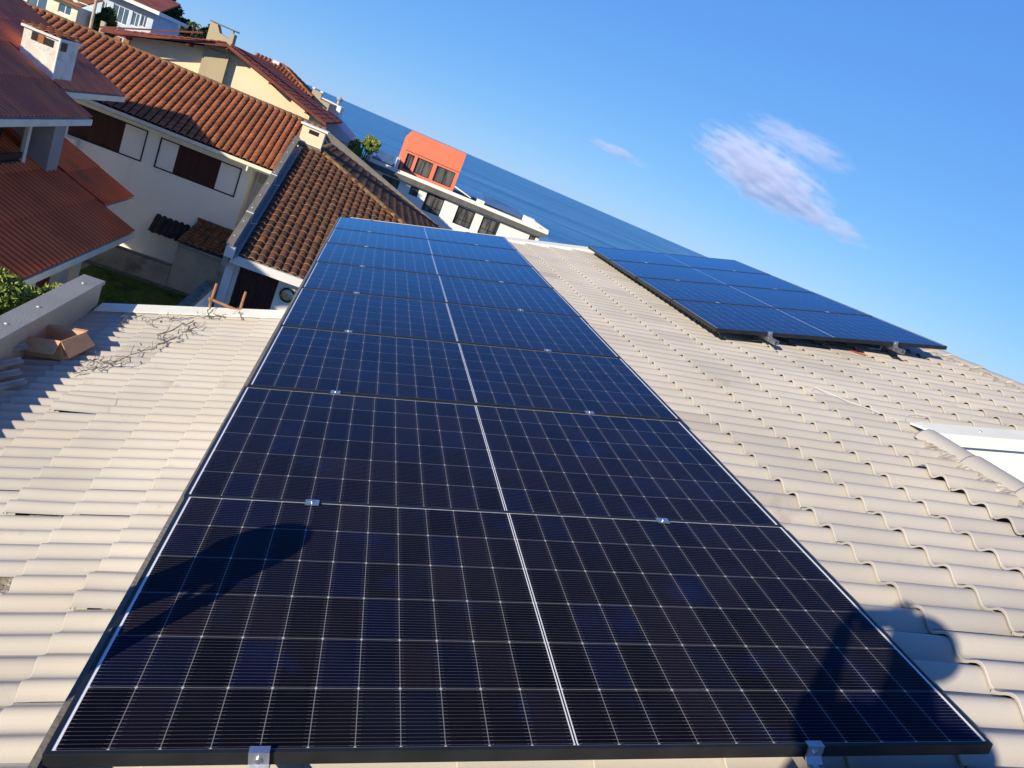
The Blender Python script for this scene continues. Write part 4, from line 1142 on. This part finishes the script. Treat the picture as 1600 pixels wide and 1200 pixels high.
mb = MB(); mb.box(-4.1, -1.90, 49.94, 49.997, -1.02, -.97); mb.build('ledge', M['grey_paint'], gh)

# ---- modern building with the coral block
md = thing('modern_building', 'long white flat roofed building with concrete eave slab and dark windows before the sea', 'building', (6.5, 58, GZ))
M['slab'] = mat('weathered_slab_concrete', (0.135, 0.13, 0.118), (0.10, 0.097, 0.088), 2.2, .9, .4, 30, c3=(.20, .175, .14), s3=1.6, t3=.60, stretch=(1, 1, .3))
X0 = -0.4; MY = 52.4
W = [(1.20, 2.45, -2.95, -2.10), (3.28, 3.90, -2.70, -2.09), (4.48, 5.83, -3.38, -2.07), (6.87, 8.23, -3.42, -2.13), (8.83, 10.19, -3.42, -2.15), (12.55, 13.05, -2.75, -2.12)]
mb = MB()
wall_open(mb, X0 + .15, X0 + 13.3, GZ, -1.99, MY, .16, [(X0 + a, X0 + b, c, d) for a, b, c, d in W], back=.3)
mb.box(X0 + 13.0, X0 + 13.3, MY + .3, MY + 9, GZ, -1.99); mb.box(X0 + .15, X0 + .4, MY + .3, MY + 9, GZ, -1.99)
mb.build('wall', M['modern_white'], md)
for a, b, c, d in W: window(md, X0 + a, X0 + b, c, d, MY + .10, M['black_frame'], M['glass_dark'], 1 if b - a > .8 else 0, .055, c + .42 if (d - c) > 1.2 else None)
mb = MB(); mb.ext([(X0 - .35, 52.0, -1.62), (X0 + .0, 52.0, -1.98), (X0 + 13.45, 52.0, -1.98), (X0 + 13.85, 52.0, -1.62)], (0, 9.5, 0)); mb.build('roof_slab', M['slab'], md)
mb = MB(); mb.box(X0 - .2, X0 + 13.7, 52.05, 52.30, -1.617, -1.38); mb.box(X0 + 7.95, X0 + 8.5, 52.08, 52.5, -1.377, -1.15); mb.box(X0 + 11.7, X0 + 12.4, 52.08, 53.2, -1.377, -.98); mb.box(X0 + 13.45, X0 + 13.7, 52.3, 60, -1.617, -1.30); mb.box(X0 - .2, X0 + .05, 52.3, 60, -1.617, -1.30)
mb.build('roof_kerb', M['modern_white'], md)
mb = MB(); mb.ext([(X0 + 8.6, 53.2, -1.3), (X0 + 11.6, 53.2, -1.3), (X0 + 11.6, 55.5, -.95), (X0 + 8.6, 55.5, -.85)], (0, 0, .05)); mb.build('roof_light', M['glass_blue'], md); mb = MB(); mb.ext([(X0 + .3, 53.6, -1.35), (X0 + 1.6, 53.6, -1.35), (X0 + 1.6, 55.4, -.85), (X0 + .3, 55.4, -.85)], (0, 0, .05)); mb.build('roof_light', M['glass_blue'], md)
mb = MB(); mb.box(X0 + 1.8, X0 + 2.0, 53.1, 57, -1.5, -.8); mb.ext([(X0 + 6.3, 54, -1.0), (X0 + 7.7, 54, -1.35), (X0 + 7.7, 54, -1.42), (X0 + 6.3, 54, -1.1)], (0, 3, 0)); mb.build('canopy', M['modern_white'], md)
# coral block
PY = 54.0
cw = [(2.34, 2.90, -1.28, -.16), (3.12, 4.32, -1.28, -.16), (4.60, 6.03, -1.28, -.16)]
mb = MB()
wall_open(mb, X0 + 2.12, X0 + 6.28, -1.6, 1.39, PY, .18, [(X0 + a, X0 + b, c, d) for a, b, c, d in cw], back=.3)
mb.ext([(X0 + 2.12, PY + .3, -1.6), (X0 + 2.12, PY + .3, 1.39), (X0 + 1.9, PY + 3.4, .78), (X0 + 1.9, PY + 3.4, -1.6)], (.2, 0, 0)); mb.box(X0 + 6.08, X0 + 6.28, PY + .3, PY + 3.4, -1.6, 1.3)
mb.ext([(X0 + 2.12, PY + .3, 1.30), (X0 + 6.28, PY + .3, 1.30), (X0 + 6.28, PY + 3.4, .78), (X0 + 2.12, PY + 3.4, .78)], (0, 0, .08))
cb_ = mb.build('coral_block', M['coral'], md)
mb = MB(); mb.box(X0 + 2.12, X0 + 6.28, PY - .03, PY - .003, -.012, .012); mb.build('drip_line', M['black_frame'], cb_)
for a, b, c, d in cw: window(cb_, X0 + a, X0 + b, c, d, PY + .12, M['black_frame'], M['glass_dark'], 1, .045)
# tree at its left end
cl_ = []
for k in range(22):
    a = rng.random() * 6.28; r_ = rng.random() ** .5
    cx_, cz_ = ((-.65, -.55) if k % 2 else (-1.45, -1.15))
    cl_.append(((cx_ + .5 * r_ * math.cos(a), 50.8 + .7 * r_ * math.sin(a), cz_ + rng.uniform(-.4, .45)), (rng.uniform(.14, .36),) * 2 + (rng.uniform(.12, .3),)))
tree('round_tree', 'round green tree at the left end of the modern building', 'tree', (-1.1, 50.9, GZ), cl_, 8000, .075, M['leaf_lit'], .14)

# ---- hillside at the far left: villa, cream house, pole, trees
vh = thing('white_villa', 'white villa, bluish shade put into its walls, with tall white framed windows on the hillside', 'house', (-24, 74, -3))
mb = MB()
VW = [(-24.55, -24.15, -.15, 1.12), (-23.72, -22.46, -.02, 1.30), (-22.24, -21.62, .2, 1.30), (-21.55, -21.05, .4, 1.34)]
wall_open(mb, -29, -20.62, -5, 1.80, 70, .2, VW); mb.box(-20.82, -20.62, 70.2, 78, -5, 1.8); mb.build('wall', M['villa_wall'] if 'villa_wall' in M else M.setdefault('villa_wall', mat('blue_shaded_white_wall', (.52, .60, .70), (.48, .56, .66), .4, .85)), vh)  # white villa wall, the blue of its shade put into the colour
for a, b, c, d in VW: window(vh, a, b, c, d, 70.06, M['white_metal'], M['glass_blue'], 2 if b - a > 1 else 1, .06)
mb = MB(); mb.ext([(-29.3, 69.0, 1.78), (-20.0, 69.0, 1.95), (-20.0, 74, 3.3), (-29.3, 74, 3.3)], (0, 0, .14)); mb.build('roof', M['brown_roof'], vh)
mb = MB(); mb.box(-29.3, -20.0, 68.92, 68.99, 1.80, 2.08); mb.box(-20.05, -19.98, 69, 78, 1.8, 2.08); mb.build('fascia', M['modern_white'], vh)
mb = MB()
for k in range(24): mb.box(-25.2 + k * .11, -25.17 + k * .11, 69.0, 69.03, -.95, -.35)
mb.box(-25.25, -22.5, 68.99, 69.04, -.35, -.30); mb.build('railing', M['white_metal'], vh)
mb = MB(); mb.box(-29, -20.4, 68.9, 69.98, -5, -.95); mb.build('terrace', M['shaded_white_wall'], vh)
chh = thing('cream_hillside_house', 'small cream house with one blue window at the top left corner', 'house', (-24, 62, -4))
mb = MB(); wall_open(mb, -30, -22.45, -5, .10, 60, .15, [(-23.66, -22.82, -.72, -.06), (-25.6, -24.36, -1.2, .0)]); mb.box(-22.65, -22.45, 60.2, 66, -5, .1); mb.build('wall', M['fascia'], chh)
window(chh, -23.66, -22.82, -.72, -.06, 60.06, M['white_metal'], M['glass_blue'], 1, .06); window(chh, -25.6, -24.36, -1.2, .0, 60.06, M['white_metal'], M['glass_blue'], 1, .06)
mb = MB(); mb.ext([(-30.4, 59.4, .12), (-22.1, 59.4, .12), (-22.1, 63, 1.1), (-30.4, 63, 1.1)], (0, 0, .1)); mb.build('roof', M['clay'], chh)
lp = thing('street_lamp', 'street lamp arm on a tall pale pole in front of the hillside villa', 'street lamp', (-17.9, 50, -4))
mb = MB(); mb.tube([(-17.85, 50, -6), (-17.95, 50, 3.2)], [.11, .08], 8); mb.build('pole', M['lamp_metal'], lp)
mb = MB(); mb.tube([(-17.93, 50, .55), (-18.4, 50, .62), (-18.75, 50, .60)], .03, 6); mb.build('arm', M['white_metal'], lp)
mb = MB(); mb.ball((-18.92, 50, .56), .14, 8, 6, (1.4, .8, .6)); mb.build('lamp_head', M['white_metal'], lp)
mb = MB(); mb.box(-17.45, -17.22, 50, 50.25, -6, .12); tag(mb.build('gate_post', M['lamp_metal']), 'short pale post standing right of the street lamp pole', 'post')
# hill trees
def blob(cx, cy, cz, rx, ry, rz, n, cr):
    o = []
    for k in range(n):
        d = rng.normal(size=3); d /= np.linalg.norm(d); r_ = rng.random() ** .4
        o.append(((cx + d[0] * rx * r_, cy + d[1] * ry * r_, cz + d[2] * rz * r_), (cr, cr, cr * .85)))
    return o
tree('dark_tree', 'tall dark tree rising right behind the hillside villa', 'tree', (-23.4, 80, -2), blob(-23.8, 80, 2.8, 2.3, 1.8, 2.4, 34, .75), 14000, .17, M['leaf_dark'], .3, 'trees on the hillside')
tree('dark_tree', 'lower dark tree between the tall tree and the palm', 'tree', (-20.9, 81, -2), blob(-20.9, 81, 1.4, 1.5, 1.2, 1.55, 22, .6), 9000, .15, M['leaf_dark'], .22, 'trees on the hillside')
tree('dark_tree', 'small round dark tree left of the notched chimney', 'tree', (-18.5, 82, -2), blob(-18.75, 82, 2.0, .7, .6, 1.0, 10, .42), 3500, .12, M['leaf_dark'], .15, 'trees on the hillside')
tree('dark_tree', 'dark tree squeezed between the cream house and the hillside villa', 'tree', (-21.6, 63, -2), blob(-21.7, 63, -.4, .55, .8, 1.1, 14, .5), 5000, .12, M['leaf_dark'], .18, 'trees on the hillside')
tree('garden_bush', 'potted bush at the railing of the hillside villa', 'bush', (-24.0, 68.95, -.95), blob(-23.95, 68.7, -.35, .45, .3, .45, 10, .25), 2500, .09, M['leaf_dark'], .05)
pt = thing('palm_tree', 'yellow-green palm among the dark hillside trees', 'palm', (-19.7, 79, -2))
mb = MB(); mb.tube([(-19.7, 79, -2), (-19.75, 79, 2.3)], [.18, .13], 7); mb.build('trunk', M['bark'], pt)
mb = MB()
for k in range(20):
    a = 2 * math.pi * k / 20 + rng.normal(0, .1); el = rng.uniform(.1, 1.2); L_ = rng.uniform(.8, 1.15); prev = None
    for j in range(8):
        t = j / 7
        p = Vector((-19.75 + math.cos(a) * math.cos(el) * L_ * t, 79 + math.sin(a) * math.cos(el) * L_ * t, 2.35 + math.sin(el) * L_ * t - .75 * t * t))
        if prev is not None:
            for sgn in (-1, 1):
                s2 = Vector((-math.sin(a), math.cos(a), -.5 * 1)) * sgn * .22 * (1 - .6 * t)
                s2.z = -.14
                mb.add([prev, p, p + s2 + (p - prev) * .5], [(0, 1, 2)], rnd=float(rng.random()))
        prev = p
mb.build('crown', M['leaf_palm'], pt)

# ================================================================== TERRAIN, SEA, SKY
mb = MB(); mb.add([(-200, -120, GZ), (160, -120, GZ), (160, 78, GZ), (-200, 78, GZ)], [(0, 1, 2, 3)]); tag(mb.build('ground', M['soil']), 'bare ground between the houses', 'ground', kind='structure')
mb = MB(); mb.add([(-8.0, 8.3, GZ + .02), (-3.02, 8.3, GZ + .02), (-3.02, 26.9, GZ + .02), (-8.0, 26.9, GZ + .02)], [(0, 1, 2, 3)])
for _ in range(16000):
    x = rng.uniform(-7.6, -3.05); y = rng.uniform(12, 26.9); a = rng.random() * 6.28; h = rng.uniform(.03, .08)
    mb.add([(x, y, GZ + .02), (x + .02 * math.cos(a), y + .02 * math.sin(a), GZ + .02), (x + .03 * math.cos(a + 1), y + .03 * math.sin(a + 1), GZ + .02 + h)], [(0, 1, 2)])
tag(mb.build('lawn', M['grass']), 'shaded green lawn between the red roofed house and the mossy wall', 'grass', kind='stuff')
# hill
mb = MB(); n = 24; vs = []
for j in range(n + 1):
    for i in range(n + 1):
        x = -90 + 76 * i / n; y = 45 + 90 * j / n
        h = 8.5 * max(0, min(1, (-15 - x) / 14)) * max(0, min(1, (y - 48) / 22)) + rng.normal(0, .08)
        vs.append((x, y, GZ - .05 + h * .62))
mb.add(vs, [(j * (n + 1) + i, j * (n + 1) + i + 1, (j + 1) * (n + 1) + i + 1, (j + 1) * (n + 1) + i) for j in range(n) for i in range(n)], True)
M['hill'] = mat('hill_green', (.05, .07, .03), (.09, .10, .05), .4, .95, .6, 2)
tag(mb.build('hill', M['hill']), 'green hillside carrying the villa', 'hill', kind='structure')

m = bpy.data.materials.new('sea_water'); m.use_nodes = True; t = m.node_tree; b = t.nodes['Principled BSDF']
b.inputs['Base Color'].default_value = (.012, .10, .25, 1); b.inputs['Roughness'].default_value = .32; b.inputs['IOR'].default_value = 1.33; b.inputs['Specular IOR Level'].default_value = 0.3
tc = t.nodes.new('ShaderNodeTexCoord'); mp = t.nodes.new('ShaderNodeMapping'); mp.inputs['Scale'].default_value = (.18, 1, 1); mp.inputs['Rotation'].default_value = (0, 0, R(-8)); lnk(t, tc.outputs['Object'], mp.inputs[0])
n1 = t.nodes.new('ShaderNodeTexNoise'); n1.inputs['Scale'].default_value = .22; n1.inputs['Detail'].default_value = 9; n1.inputs['Roughness'].default_value = .6; lnk(t, mp.outputs[0], n1.inputs[0])
bp = t.nodes.new('ShaderNodeBump'); bp.inputs['Strength'].default_value = 1.0; bp.inputs['Distance'].default_value = 1.6; lnk(t, n1.outputs[0], bp.inputs['Height']); lnk(t, bp.outputs[0], b.inputs['Normal'])
n2 = t.nodes.new('ShaderNodeTexNoise'); n2.inputs['Scale'].default_value = .035; n2.inputs['Detail'].default_value = 6; lnk(t, mp.outputs[0], n2.inputs[0])
rp = t.nodes.new('ShaderNodeValToRGB'); rp.color_ramp.elements[0].position = .35; rp.color_ramp.elements[1].position = .68
rp.color_ramp.elements[0].color = (.018, .14, .34, 1); rp.color_ramp.elements[1].color = (.10, .33, .60, 1); lnk(t, n2.outputs[0], rp.inputs[0]); lnk(t, rp.outputs[0], b.inputs['Base Color'])
mb = MB(); mb.add([(-40000, 76, -9), (60000, 76, -9), (60000, 60000, -9), (-40000, 60000, -9)], [(0, 1, 2, 3)])
tag(mb.build('sea', m), 'blue sea reaching the tilted horizon', 'sea', kind='structure')

# ---- clouds: real volumes far out over the sea
def cloud(name, label, ctr, axis_len, axis_dir, h, depth, dens, seed, parent=None):
    m = bpy.data.materials.new(name + '_vapour'); m.use_nodes = True; t = m.node_tree; t.nodes.clear()
    out_ = t.nodes.new('ShaderNodeOutputMaterial'); pv = t.nodes.new('ShaderNodeVolumePrincipled')
    pv.inputs['Color'].default_value = (.85, .89, 1.0, 1); pv.inputs['Anisotropy'].default_value = -0.05
    tc = t.nodes.new('ShaderNodeTexCoord')
    ln = t.nodes.new('ShaderNodeVectorMath'); ln.operation = 'LENGTH'; lnk(t, tc.outputs['Object'], ln.inputs[0])
    mp = t.nodes.new('ShaderNodeMapping'); mp.inputs['Scale'].default_value = (axis_len / 230, depth / 120, h / 62); mp.inputs['Location'].default_value = (seed, 0, 0); lnk(t, tc.outputs['Object'], mp.inputs[0])
    nz = t.nodes.new('ShaderNodeTexNoise'); nz.inputs['Scale'].default_value = 2.0; nz.inputs['Detail'].default_value = 5; nz.inputs['Roughness'].default_value = .5; lnk(t, mp.outputs[0], nz.inputs[0])
    def mt(op, a, b_):
        q = t.nodes.new('ShaderNodeMath'); q.operation = op
        for i, x in enumerate((a, b_)):
            if isinstance(x, (int, float)): q.inputs[i].default_value = x
            else: lnk(t, x, q.inputs[i])
        return q.outputs[0]
    f = mt('SUBTRACT', 1.0, ln.outputs['Value'])
    d = mt('ADD', mt('MULTIPLY', f, .75), mt('MULTIPLY', mt('SUBTRACT', nz.outputs[0], .53), 2.3))
    mx = mt('MAXIMUM', mt('MINIMUM', mt('MULTIPLY', d, 2.6), 1.0), 0.0)
    edge = mt('MAXIMUM', mt('MINIMUM', mt('MULTIPLY', f, 3.0), 1.0), 0.0)
    lnk(t, mt('MULTIPLY', mt('MULTIPLY', mx, edge), dens), pv.inputs['Density'])
    lnk(t, pv.outputs[0], out_.inputs['Volume'])
    mb = MB(); mb.ball((0, 0, 0), 1.0, 20, 12)
    o = mb.build(name, m, local=True)
    o.location = ctr
    ad = Vector(axis_dir).normalized()
    q = ad.to_track_quat('X', 'Z')
    o.rotation_euler = q.to_euler(); o.scale = (axis_len / 2, depth / 2, h / 2)
    tag(o, label, 'cloud', kind='structure')
    return o


def ray(px, py, D):
    """direction table lookup used only to place the far clouds"""
    v = Vector((px - 800, -(py - 600), -1139.75)); r = (cam.matrix_world.to_3x3() @ v).normalized()
    return Vector((CX, CY, CZ)) + r * D


def cloud_at(name, label, p0, p1, h, depth, dens, seed, D=2500):
    a = ray(*p0, D); b = ray(*p1, D)
    return cloud(name, label, (a + b) / 2, (b - a).length, b - a, h, depth, dens, seed)


cloud_at('cloud', 'main white cloud with a lilac grey base in the upper right sky', (1078, 195), (1312, 352), 205, 280, .017, 1.3)
cloud_at('cloud', 'thin streaky white cloud above the main cloud', (1155, 175), (1350, 275), 100, 150, .010, 6.1)
cloud_at('cloud', 'grey pointed tail of cloud below the main cloud', (1215, 305), (1368, 390), 78, 120, .015, 3.7)
cloud_at('cloud', 'small faint grey sliver of cloud left of the main cloud', (910, 210), (1020, 266), 44, 90, .016, 9.2)

# ================================================================== PEOPLE (their shadows fall on the nearest panel)
def skel(name, mat_, parent, nodes, edges, root, sub=2):
    me = bpy.data.meshes.new(name); me.from_pydata([n[0] for n in nodes], edges, []); me.materials.append(mat_)
    o = bpy.data.objects.new(name, me); COL.objects.link(o)
    if parent is not None: o.parent = parent
    md_ = o.modifiers.new('skin', 'SKIN'); md_.use_smooth_shade = True
    for i, n in enumerate(nodes):
        sv = me.skin_vertices[0].data[i]; r_ = n[1]; sv.radius = (r_, r_) if not hasattr(r_, '__len__') else r_
        sv.use_root = (i == root)
    o.modifiers.new('sub', 'SUBSURF').levels = sub; o.modifiers['sub'].render_levels = sub
    return o


def person(label, base, P, cloth, hair_back, cap=False):
    """P: joint dictionary in world coordinates"""
    t = thing('person', label, 'person', base)
    b = Vector(base)
    L_ = lambda k: tuple(Vector(P[k]) - b)
    mid = lambda a, c, f=.5: tuple((Vector(P[a]) * (1 - f) + Vector(P[c]) * f) - b)
    nodes = []; idx = {}; edges = []
    def nd(k, co, r): idx[k] = len(nodes); nodes.append((co, r))
    def eg(a, c): edges.append((idx[a], idx[c]))
    nd('pel', L_('pel'), (.155, .115)); nd('waist', mid('pel', 'chest', .45), (.14, .10)); nd('chest', L_('chest'), (.165, .115)); nd('up', mid('chest', 'neck', .6), (.12, .09)); nd('neck', L_('neck'), .058)
    nd('jaw', mid('neck', 'head', .55), .066); nd('head', L_('head'), .092); nd('crown', tuple(Vector(P['head']) * 1 + (Vector(P['head']) - Vector(P['neck'])).normalized() * .045 - b), .07)
    for a, c in (('pel', 'waist'), ('waist', 'chest'), ('chest', 'up'), ('up', 'neck'), ('neck', 'jaw'), ('jaw', 'head'), ('head', 'crown')): eg(a, c)
    for s_ in 'LR':
        nd('sh' + s_, L_('sh' + s_), .062); nd('ua' + s_, mid('sh' + s_, 'el' + s_), .052); nd('el' + s_, L_('el' + s_), .042); nd('fa' + s_, mid('el' + s_, 'ha' + s_, .4), .040); nd('wr' + s_, mid('el' + s_, 'ha' + s_, .86), .027); nd('pa' + s_, L_('ha' + s_), (.040, .022))
        for a, c in (('up', 'sh'), ('sh', 'ua'), ('ua', 'el'), ('el', 'fa'), ('fa', 'wr'), ('wr', 'pa')): eg(a if a == 'up' else a + s_, c + s_)
        nd('hp' + s_, L_('hp' + s_), .095); nd('th' + s_, mid('hp' + s_, 'kn' + s_), .080); nd('kn' + s_, L_('kn' + s_), .058); nd('ca' + s_, mid('kn' + s_, 'an' + s_, .35), .055); nd('an' + s_, L_('an' + s_), .038)
        for a, c in (('pel', 'hp'), ('hp', 'th'), ('th', 'kn'), ('kn', 'ca'), ('ca', 'an')): eg(a if a == 'pel' else a + s_, c + s_)
        # fingers
        hd = (Vector(P['ha' + s_]) - Vector(P['el' + s_])).normalized(); sd_ = Vector(P['side' + s_]).normalized()
        for q, (off, ln_) in enumerate(((-.027, .055), (-.009, .068), (.009, .064), (.027, .050))):
            k0 = f'f{q}{s_}'; p0 = Vector(P['ha' + s_]) + hd * .02 + sd_ * off
            curl = Vector(P['curl' + s_])
            nd(k0, tuple(p0 + hd * .028 - b), .0095); nd(k0 + 'b', tuple(p0 + hd * (.028 + ln_ * .45) + curl * .016 - b), .0085); nd(k0 + 'c', tuple(p0 + hd * (.028 + ln_ * .65) + curl * .040 - b), .0075)
            edges.append((idx['pa' + s_], idx[k0])); eg(k0, k0 + 'b'); eg(k0 + 'b', k0 + 'c')
        k0 = 'tb' + s_; p0 = Vector(P['ha' + s_]) - sd_ * .03
        nd(k0, tuple(p0 - sd_ * .018 + hd * .01 - b), .011); nd(k0 + 'b', tuple(p0 - sd_ * .03 + hd * .045 + Vector(P['curl' + s_]) * .02 - b), .009)
        edges.append((idx['pa' + s_], idx[k0])); eg(k0, k0 + 'b')
    skel('body', M['skin'], t, nodes, edges, 0)
    # clothing as slightly larger skinned shells
    def shell(nm, keys, es, m_, g, root):
        ns = [(nodes[idx[k]][0], tuple((r_ + g) for r_ in (nodes[idx[k]][1] if hasattr(nodes[idx[k]][1], '__len__') else (nodes[idx[k]][1],) * 2))) for k in keys]
        skel(nm, m_, t, ns, [(keys.index(a), keys.index(c)) for a, c in es], keys.index(root))
    ks = ['pel', 'waist', 'chest', 'up', 'shL', 'uaL', 'elL', 'faL', 'shR', 'uaR', 'elR', 'faR']
    shell('shirt', ks, [('pel', 'waist'), ('waist', 'chest'), ('chest', 'up'), ('up', 'shL'), ('shL', 'uaL'), ('uaL', 'elL'), ('elL', 'faL'), ('up', 'shR'), ('shR', 'uaR'), ('uaR', 'elR'), ('elR', 'faR')], cloth, .018, 'pel')
    ks = ['pel', 'hpL', 'thL', 'knL', 'caL', 'anL', 'hpR', 'thR', 'knR', 'caR', 'anR']
    shell('trousers', ks, [('pel', 'hpL'), ('hpL', 'thL'), ('thL', 'knL'), ('knL', 'caL'), ('caL', 'anL'), ('pel', 'hpR'), ('hpR', 'thR'), ('thR', 'knR'), ('knR', 'caR'), ('caR', 'anR')], M['jeans'], .014, 'pel')
    for s_ in 'LR':
        mb = MB(); a = Vector(P['an' + s_]); fw = Vector(P['fwd']).normalized()
        mb.tube([a - fw * .06 + Vector((0, 0, -.045)), a + fw * .03 + Vector((0, 0, -.04)), a + fw * .12 + Vector((0, 0, -.055)), a + fw * .19 + Vector((0, 0, -.062))], [.038, .048, .045, .028], 8)
        mb.build('shoe', M['shoe'], t)
    h = Vector(P['head']); fw = Vector(P['look']).normalized(); up = (h - Vector(P['neck'])).normalized(); sd_ = fw.cross(up).normalized()
    # face
    mb = MB(); mb.tube([h + fw * .095 + up * .02, h + fw * .122 - up * .02], [.008, .014], 6)
    mb.build('nose', M['skin'], t)
    mb = MB()
    for s_ in (-1, 1): mb.ball(tuple(h + fw * .088 + sd_ * .032 * s_ + up * .025), .012, 8, 6)
    mb.build('eyes', M['black_plastic'], t)
    mb = MB(); mb.tube([h + fw * .09 - sd_ * .025 - up * .05, h + fw * .098 - up * .052, h + fw * .09 + sd_ * .025 - up * .05], .006, 6); mb.build('mouth', M['clay'], t)
    mb = MB()
    for s_ in (-1, 1): mb.ball(tuple(h + sd_ * .095 * s_), .024, 8, 6, (.6, 1, 1.3))
    mb.build('ears', M['skin'], t)
    mb = MB(); c0 = h - fw * .018 + up * .022
    mb.ball(tuple(c0), .112, 14, 10, (1, 1, .95))
    mb.build('cap' if cap else 'hair', M['cloth_a'] if cap else M['hair'], t)
    if cap:
        mb = MB(); q = c0 + fw * .07 + up * .0
        pts = [q - sd_ * .075, q + fw * .06 - sd_ * .055, q + fw * .085, q + fw * .06 + sd_ * .055, q + sd_ * .075]
        mb.ext(pts, up * .006); mb.build('cap_peak', M['cloth_a'], t)
    return t


def W3(u, v, w_): return Vector(UP(u, v, w_))
# photographer behind the camera
hd = W3(0.475, -1.575, 1.405)
P = {'head': hd, 'neck': hd + Vector((-.02, -.03, -.17)), 'chest': hd + Vector((-.01, .0, -.40)), 'pel': hd + Vector((-.02, -.03, -.83)),
     'shL': W3(.31, -1.56, 1.17), 'shR': W3(.62, -1.75, 1.20),
     'elL': W3(.345, -1.42, 1.08), 'elR': W3(.66, -1.52, 1.02),
     'haL': W3(.475, -1.255, 1.245), 'haR': W3(.70, -1.27, 1.27),
     'hpL': hd + Vector((-.10, -.09, -.91)), 'hpR': hd + Vector((.06, -.12, -.91)),
     'knL': hd + Vector((-.13, -.02, -1.22)), 'knR': hd + Vector((.10, -.08, -1.18)),
     'fwd': (.2, 1, 0), 'look': (.25, 1, -.35), 'sideL': (.5, .3, -.6), 'sideR': (-.5, .3, -.6), 'curlL': (0.7, -.3, .3), 'curlR': (-.7, -.3, .3)}
for s_, dx in (('L', -.14), ('R', .16)):
    x = hd.x + dx; y = hd.y - .12
    zr = (x * sT / cT) - 0.10 / cT
    P['an' + s_] = Vector((x, y, zr + .10))
person('person in dark blue shirt holding a phone, standing behind the panels', (hd.x, hd.y - .1, hd.z - 1.6), P, M['cloth_a'], True)
ph = MB()
Mx = cam.matrix_world.to_3x3()
phm = cam.matrix_world.copy(); phm.translation = Vector((CX, CY, CZ)) + Mx @ Vector((.055, -.02, .012))
ph.box(-.155, .008, -.038, .038, .0, .009)
po = ph.build('phone', M['black_plastic'], local=True, bevel=.003); po.matrix_world = phm; tag(po, 'black phone held up in both hands by the standing person', 'phone')
# second person on the lower roof, just outside the frame
hb = Vector(UP(-0.40, .13, .475))
P = {'head': hb, 'neck': hb + Vector((-.02, -.03, -.19)), 'chest': hb + Vector((-.03, -.05, -.46)), 'pel': hb + Vector((-.05, -.05, -.86)),
     'shL': hb + Vector((-.17, .09, -.27)), 'shR': hb + Vector((.13, -.17, -.27)),
     'elL': hb + Vector((-.25, .16, -.55)), 'elR': hb + Vector((.13, -.21, -.36)), 'haL': hb + Vector((-.22, .28, -.78)), 'haR': hb + Vector((.10, -.10, -.10)),
     'hpL': hb + Vector((-.12, .02, -.94)), 'hpR': hb + Vector((.04, -.12, -.94)), 'knL': hb + Vector((-.16, .05, -1.27)), 'knR': hb + Vector((.0, -.10, -1.27)),
     'fwd': (.7, .7, 0), 'look': (.75, .6, -.3), 'sideL': (1, 0, 0), 'sideR': (1, 0, 0), 'curlL': (.5, .5, 0), 'curlR': (-.5, .6, 0)}
for s_, (dx, dy) in (('L', (-.18, .02)), ('R', (-.02, -.12))):
    x = hb.x + dx; y = hb.y + dy
    P['an' + s_] = Vector(LO(x, y, .13))
person('person in grey shirt and cap standing on the lower roof beside the nearest panel', (hb.x, hb.y, hb.z - 1.65), P, M['cloth_b'], True, cap=True)

# tidy helper properties
for o in bpy.data.objects:
    if '_w' in o: del o['_w']
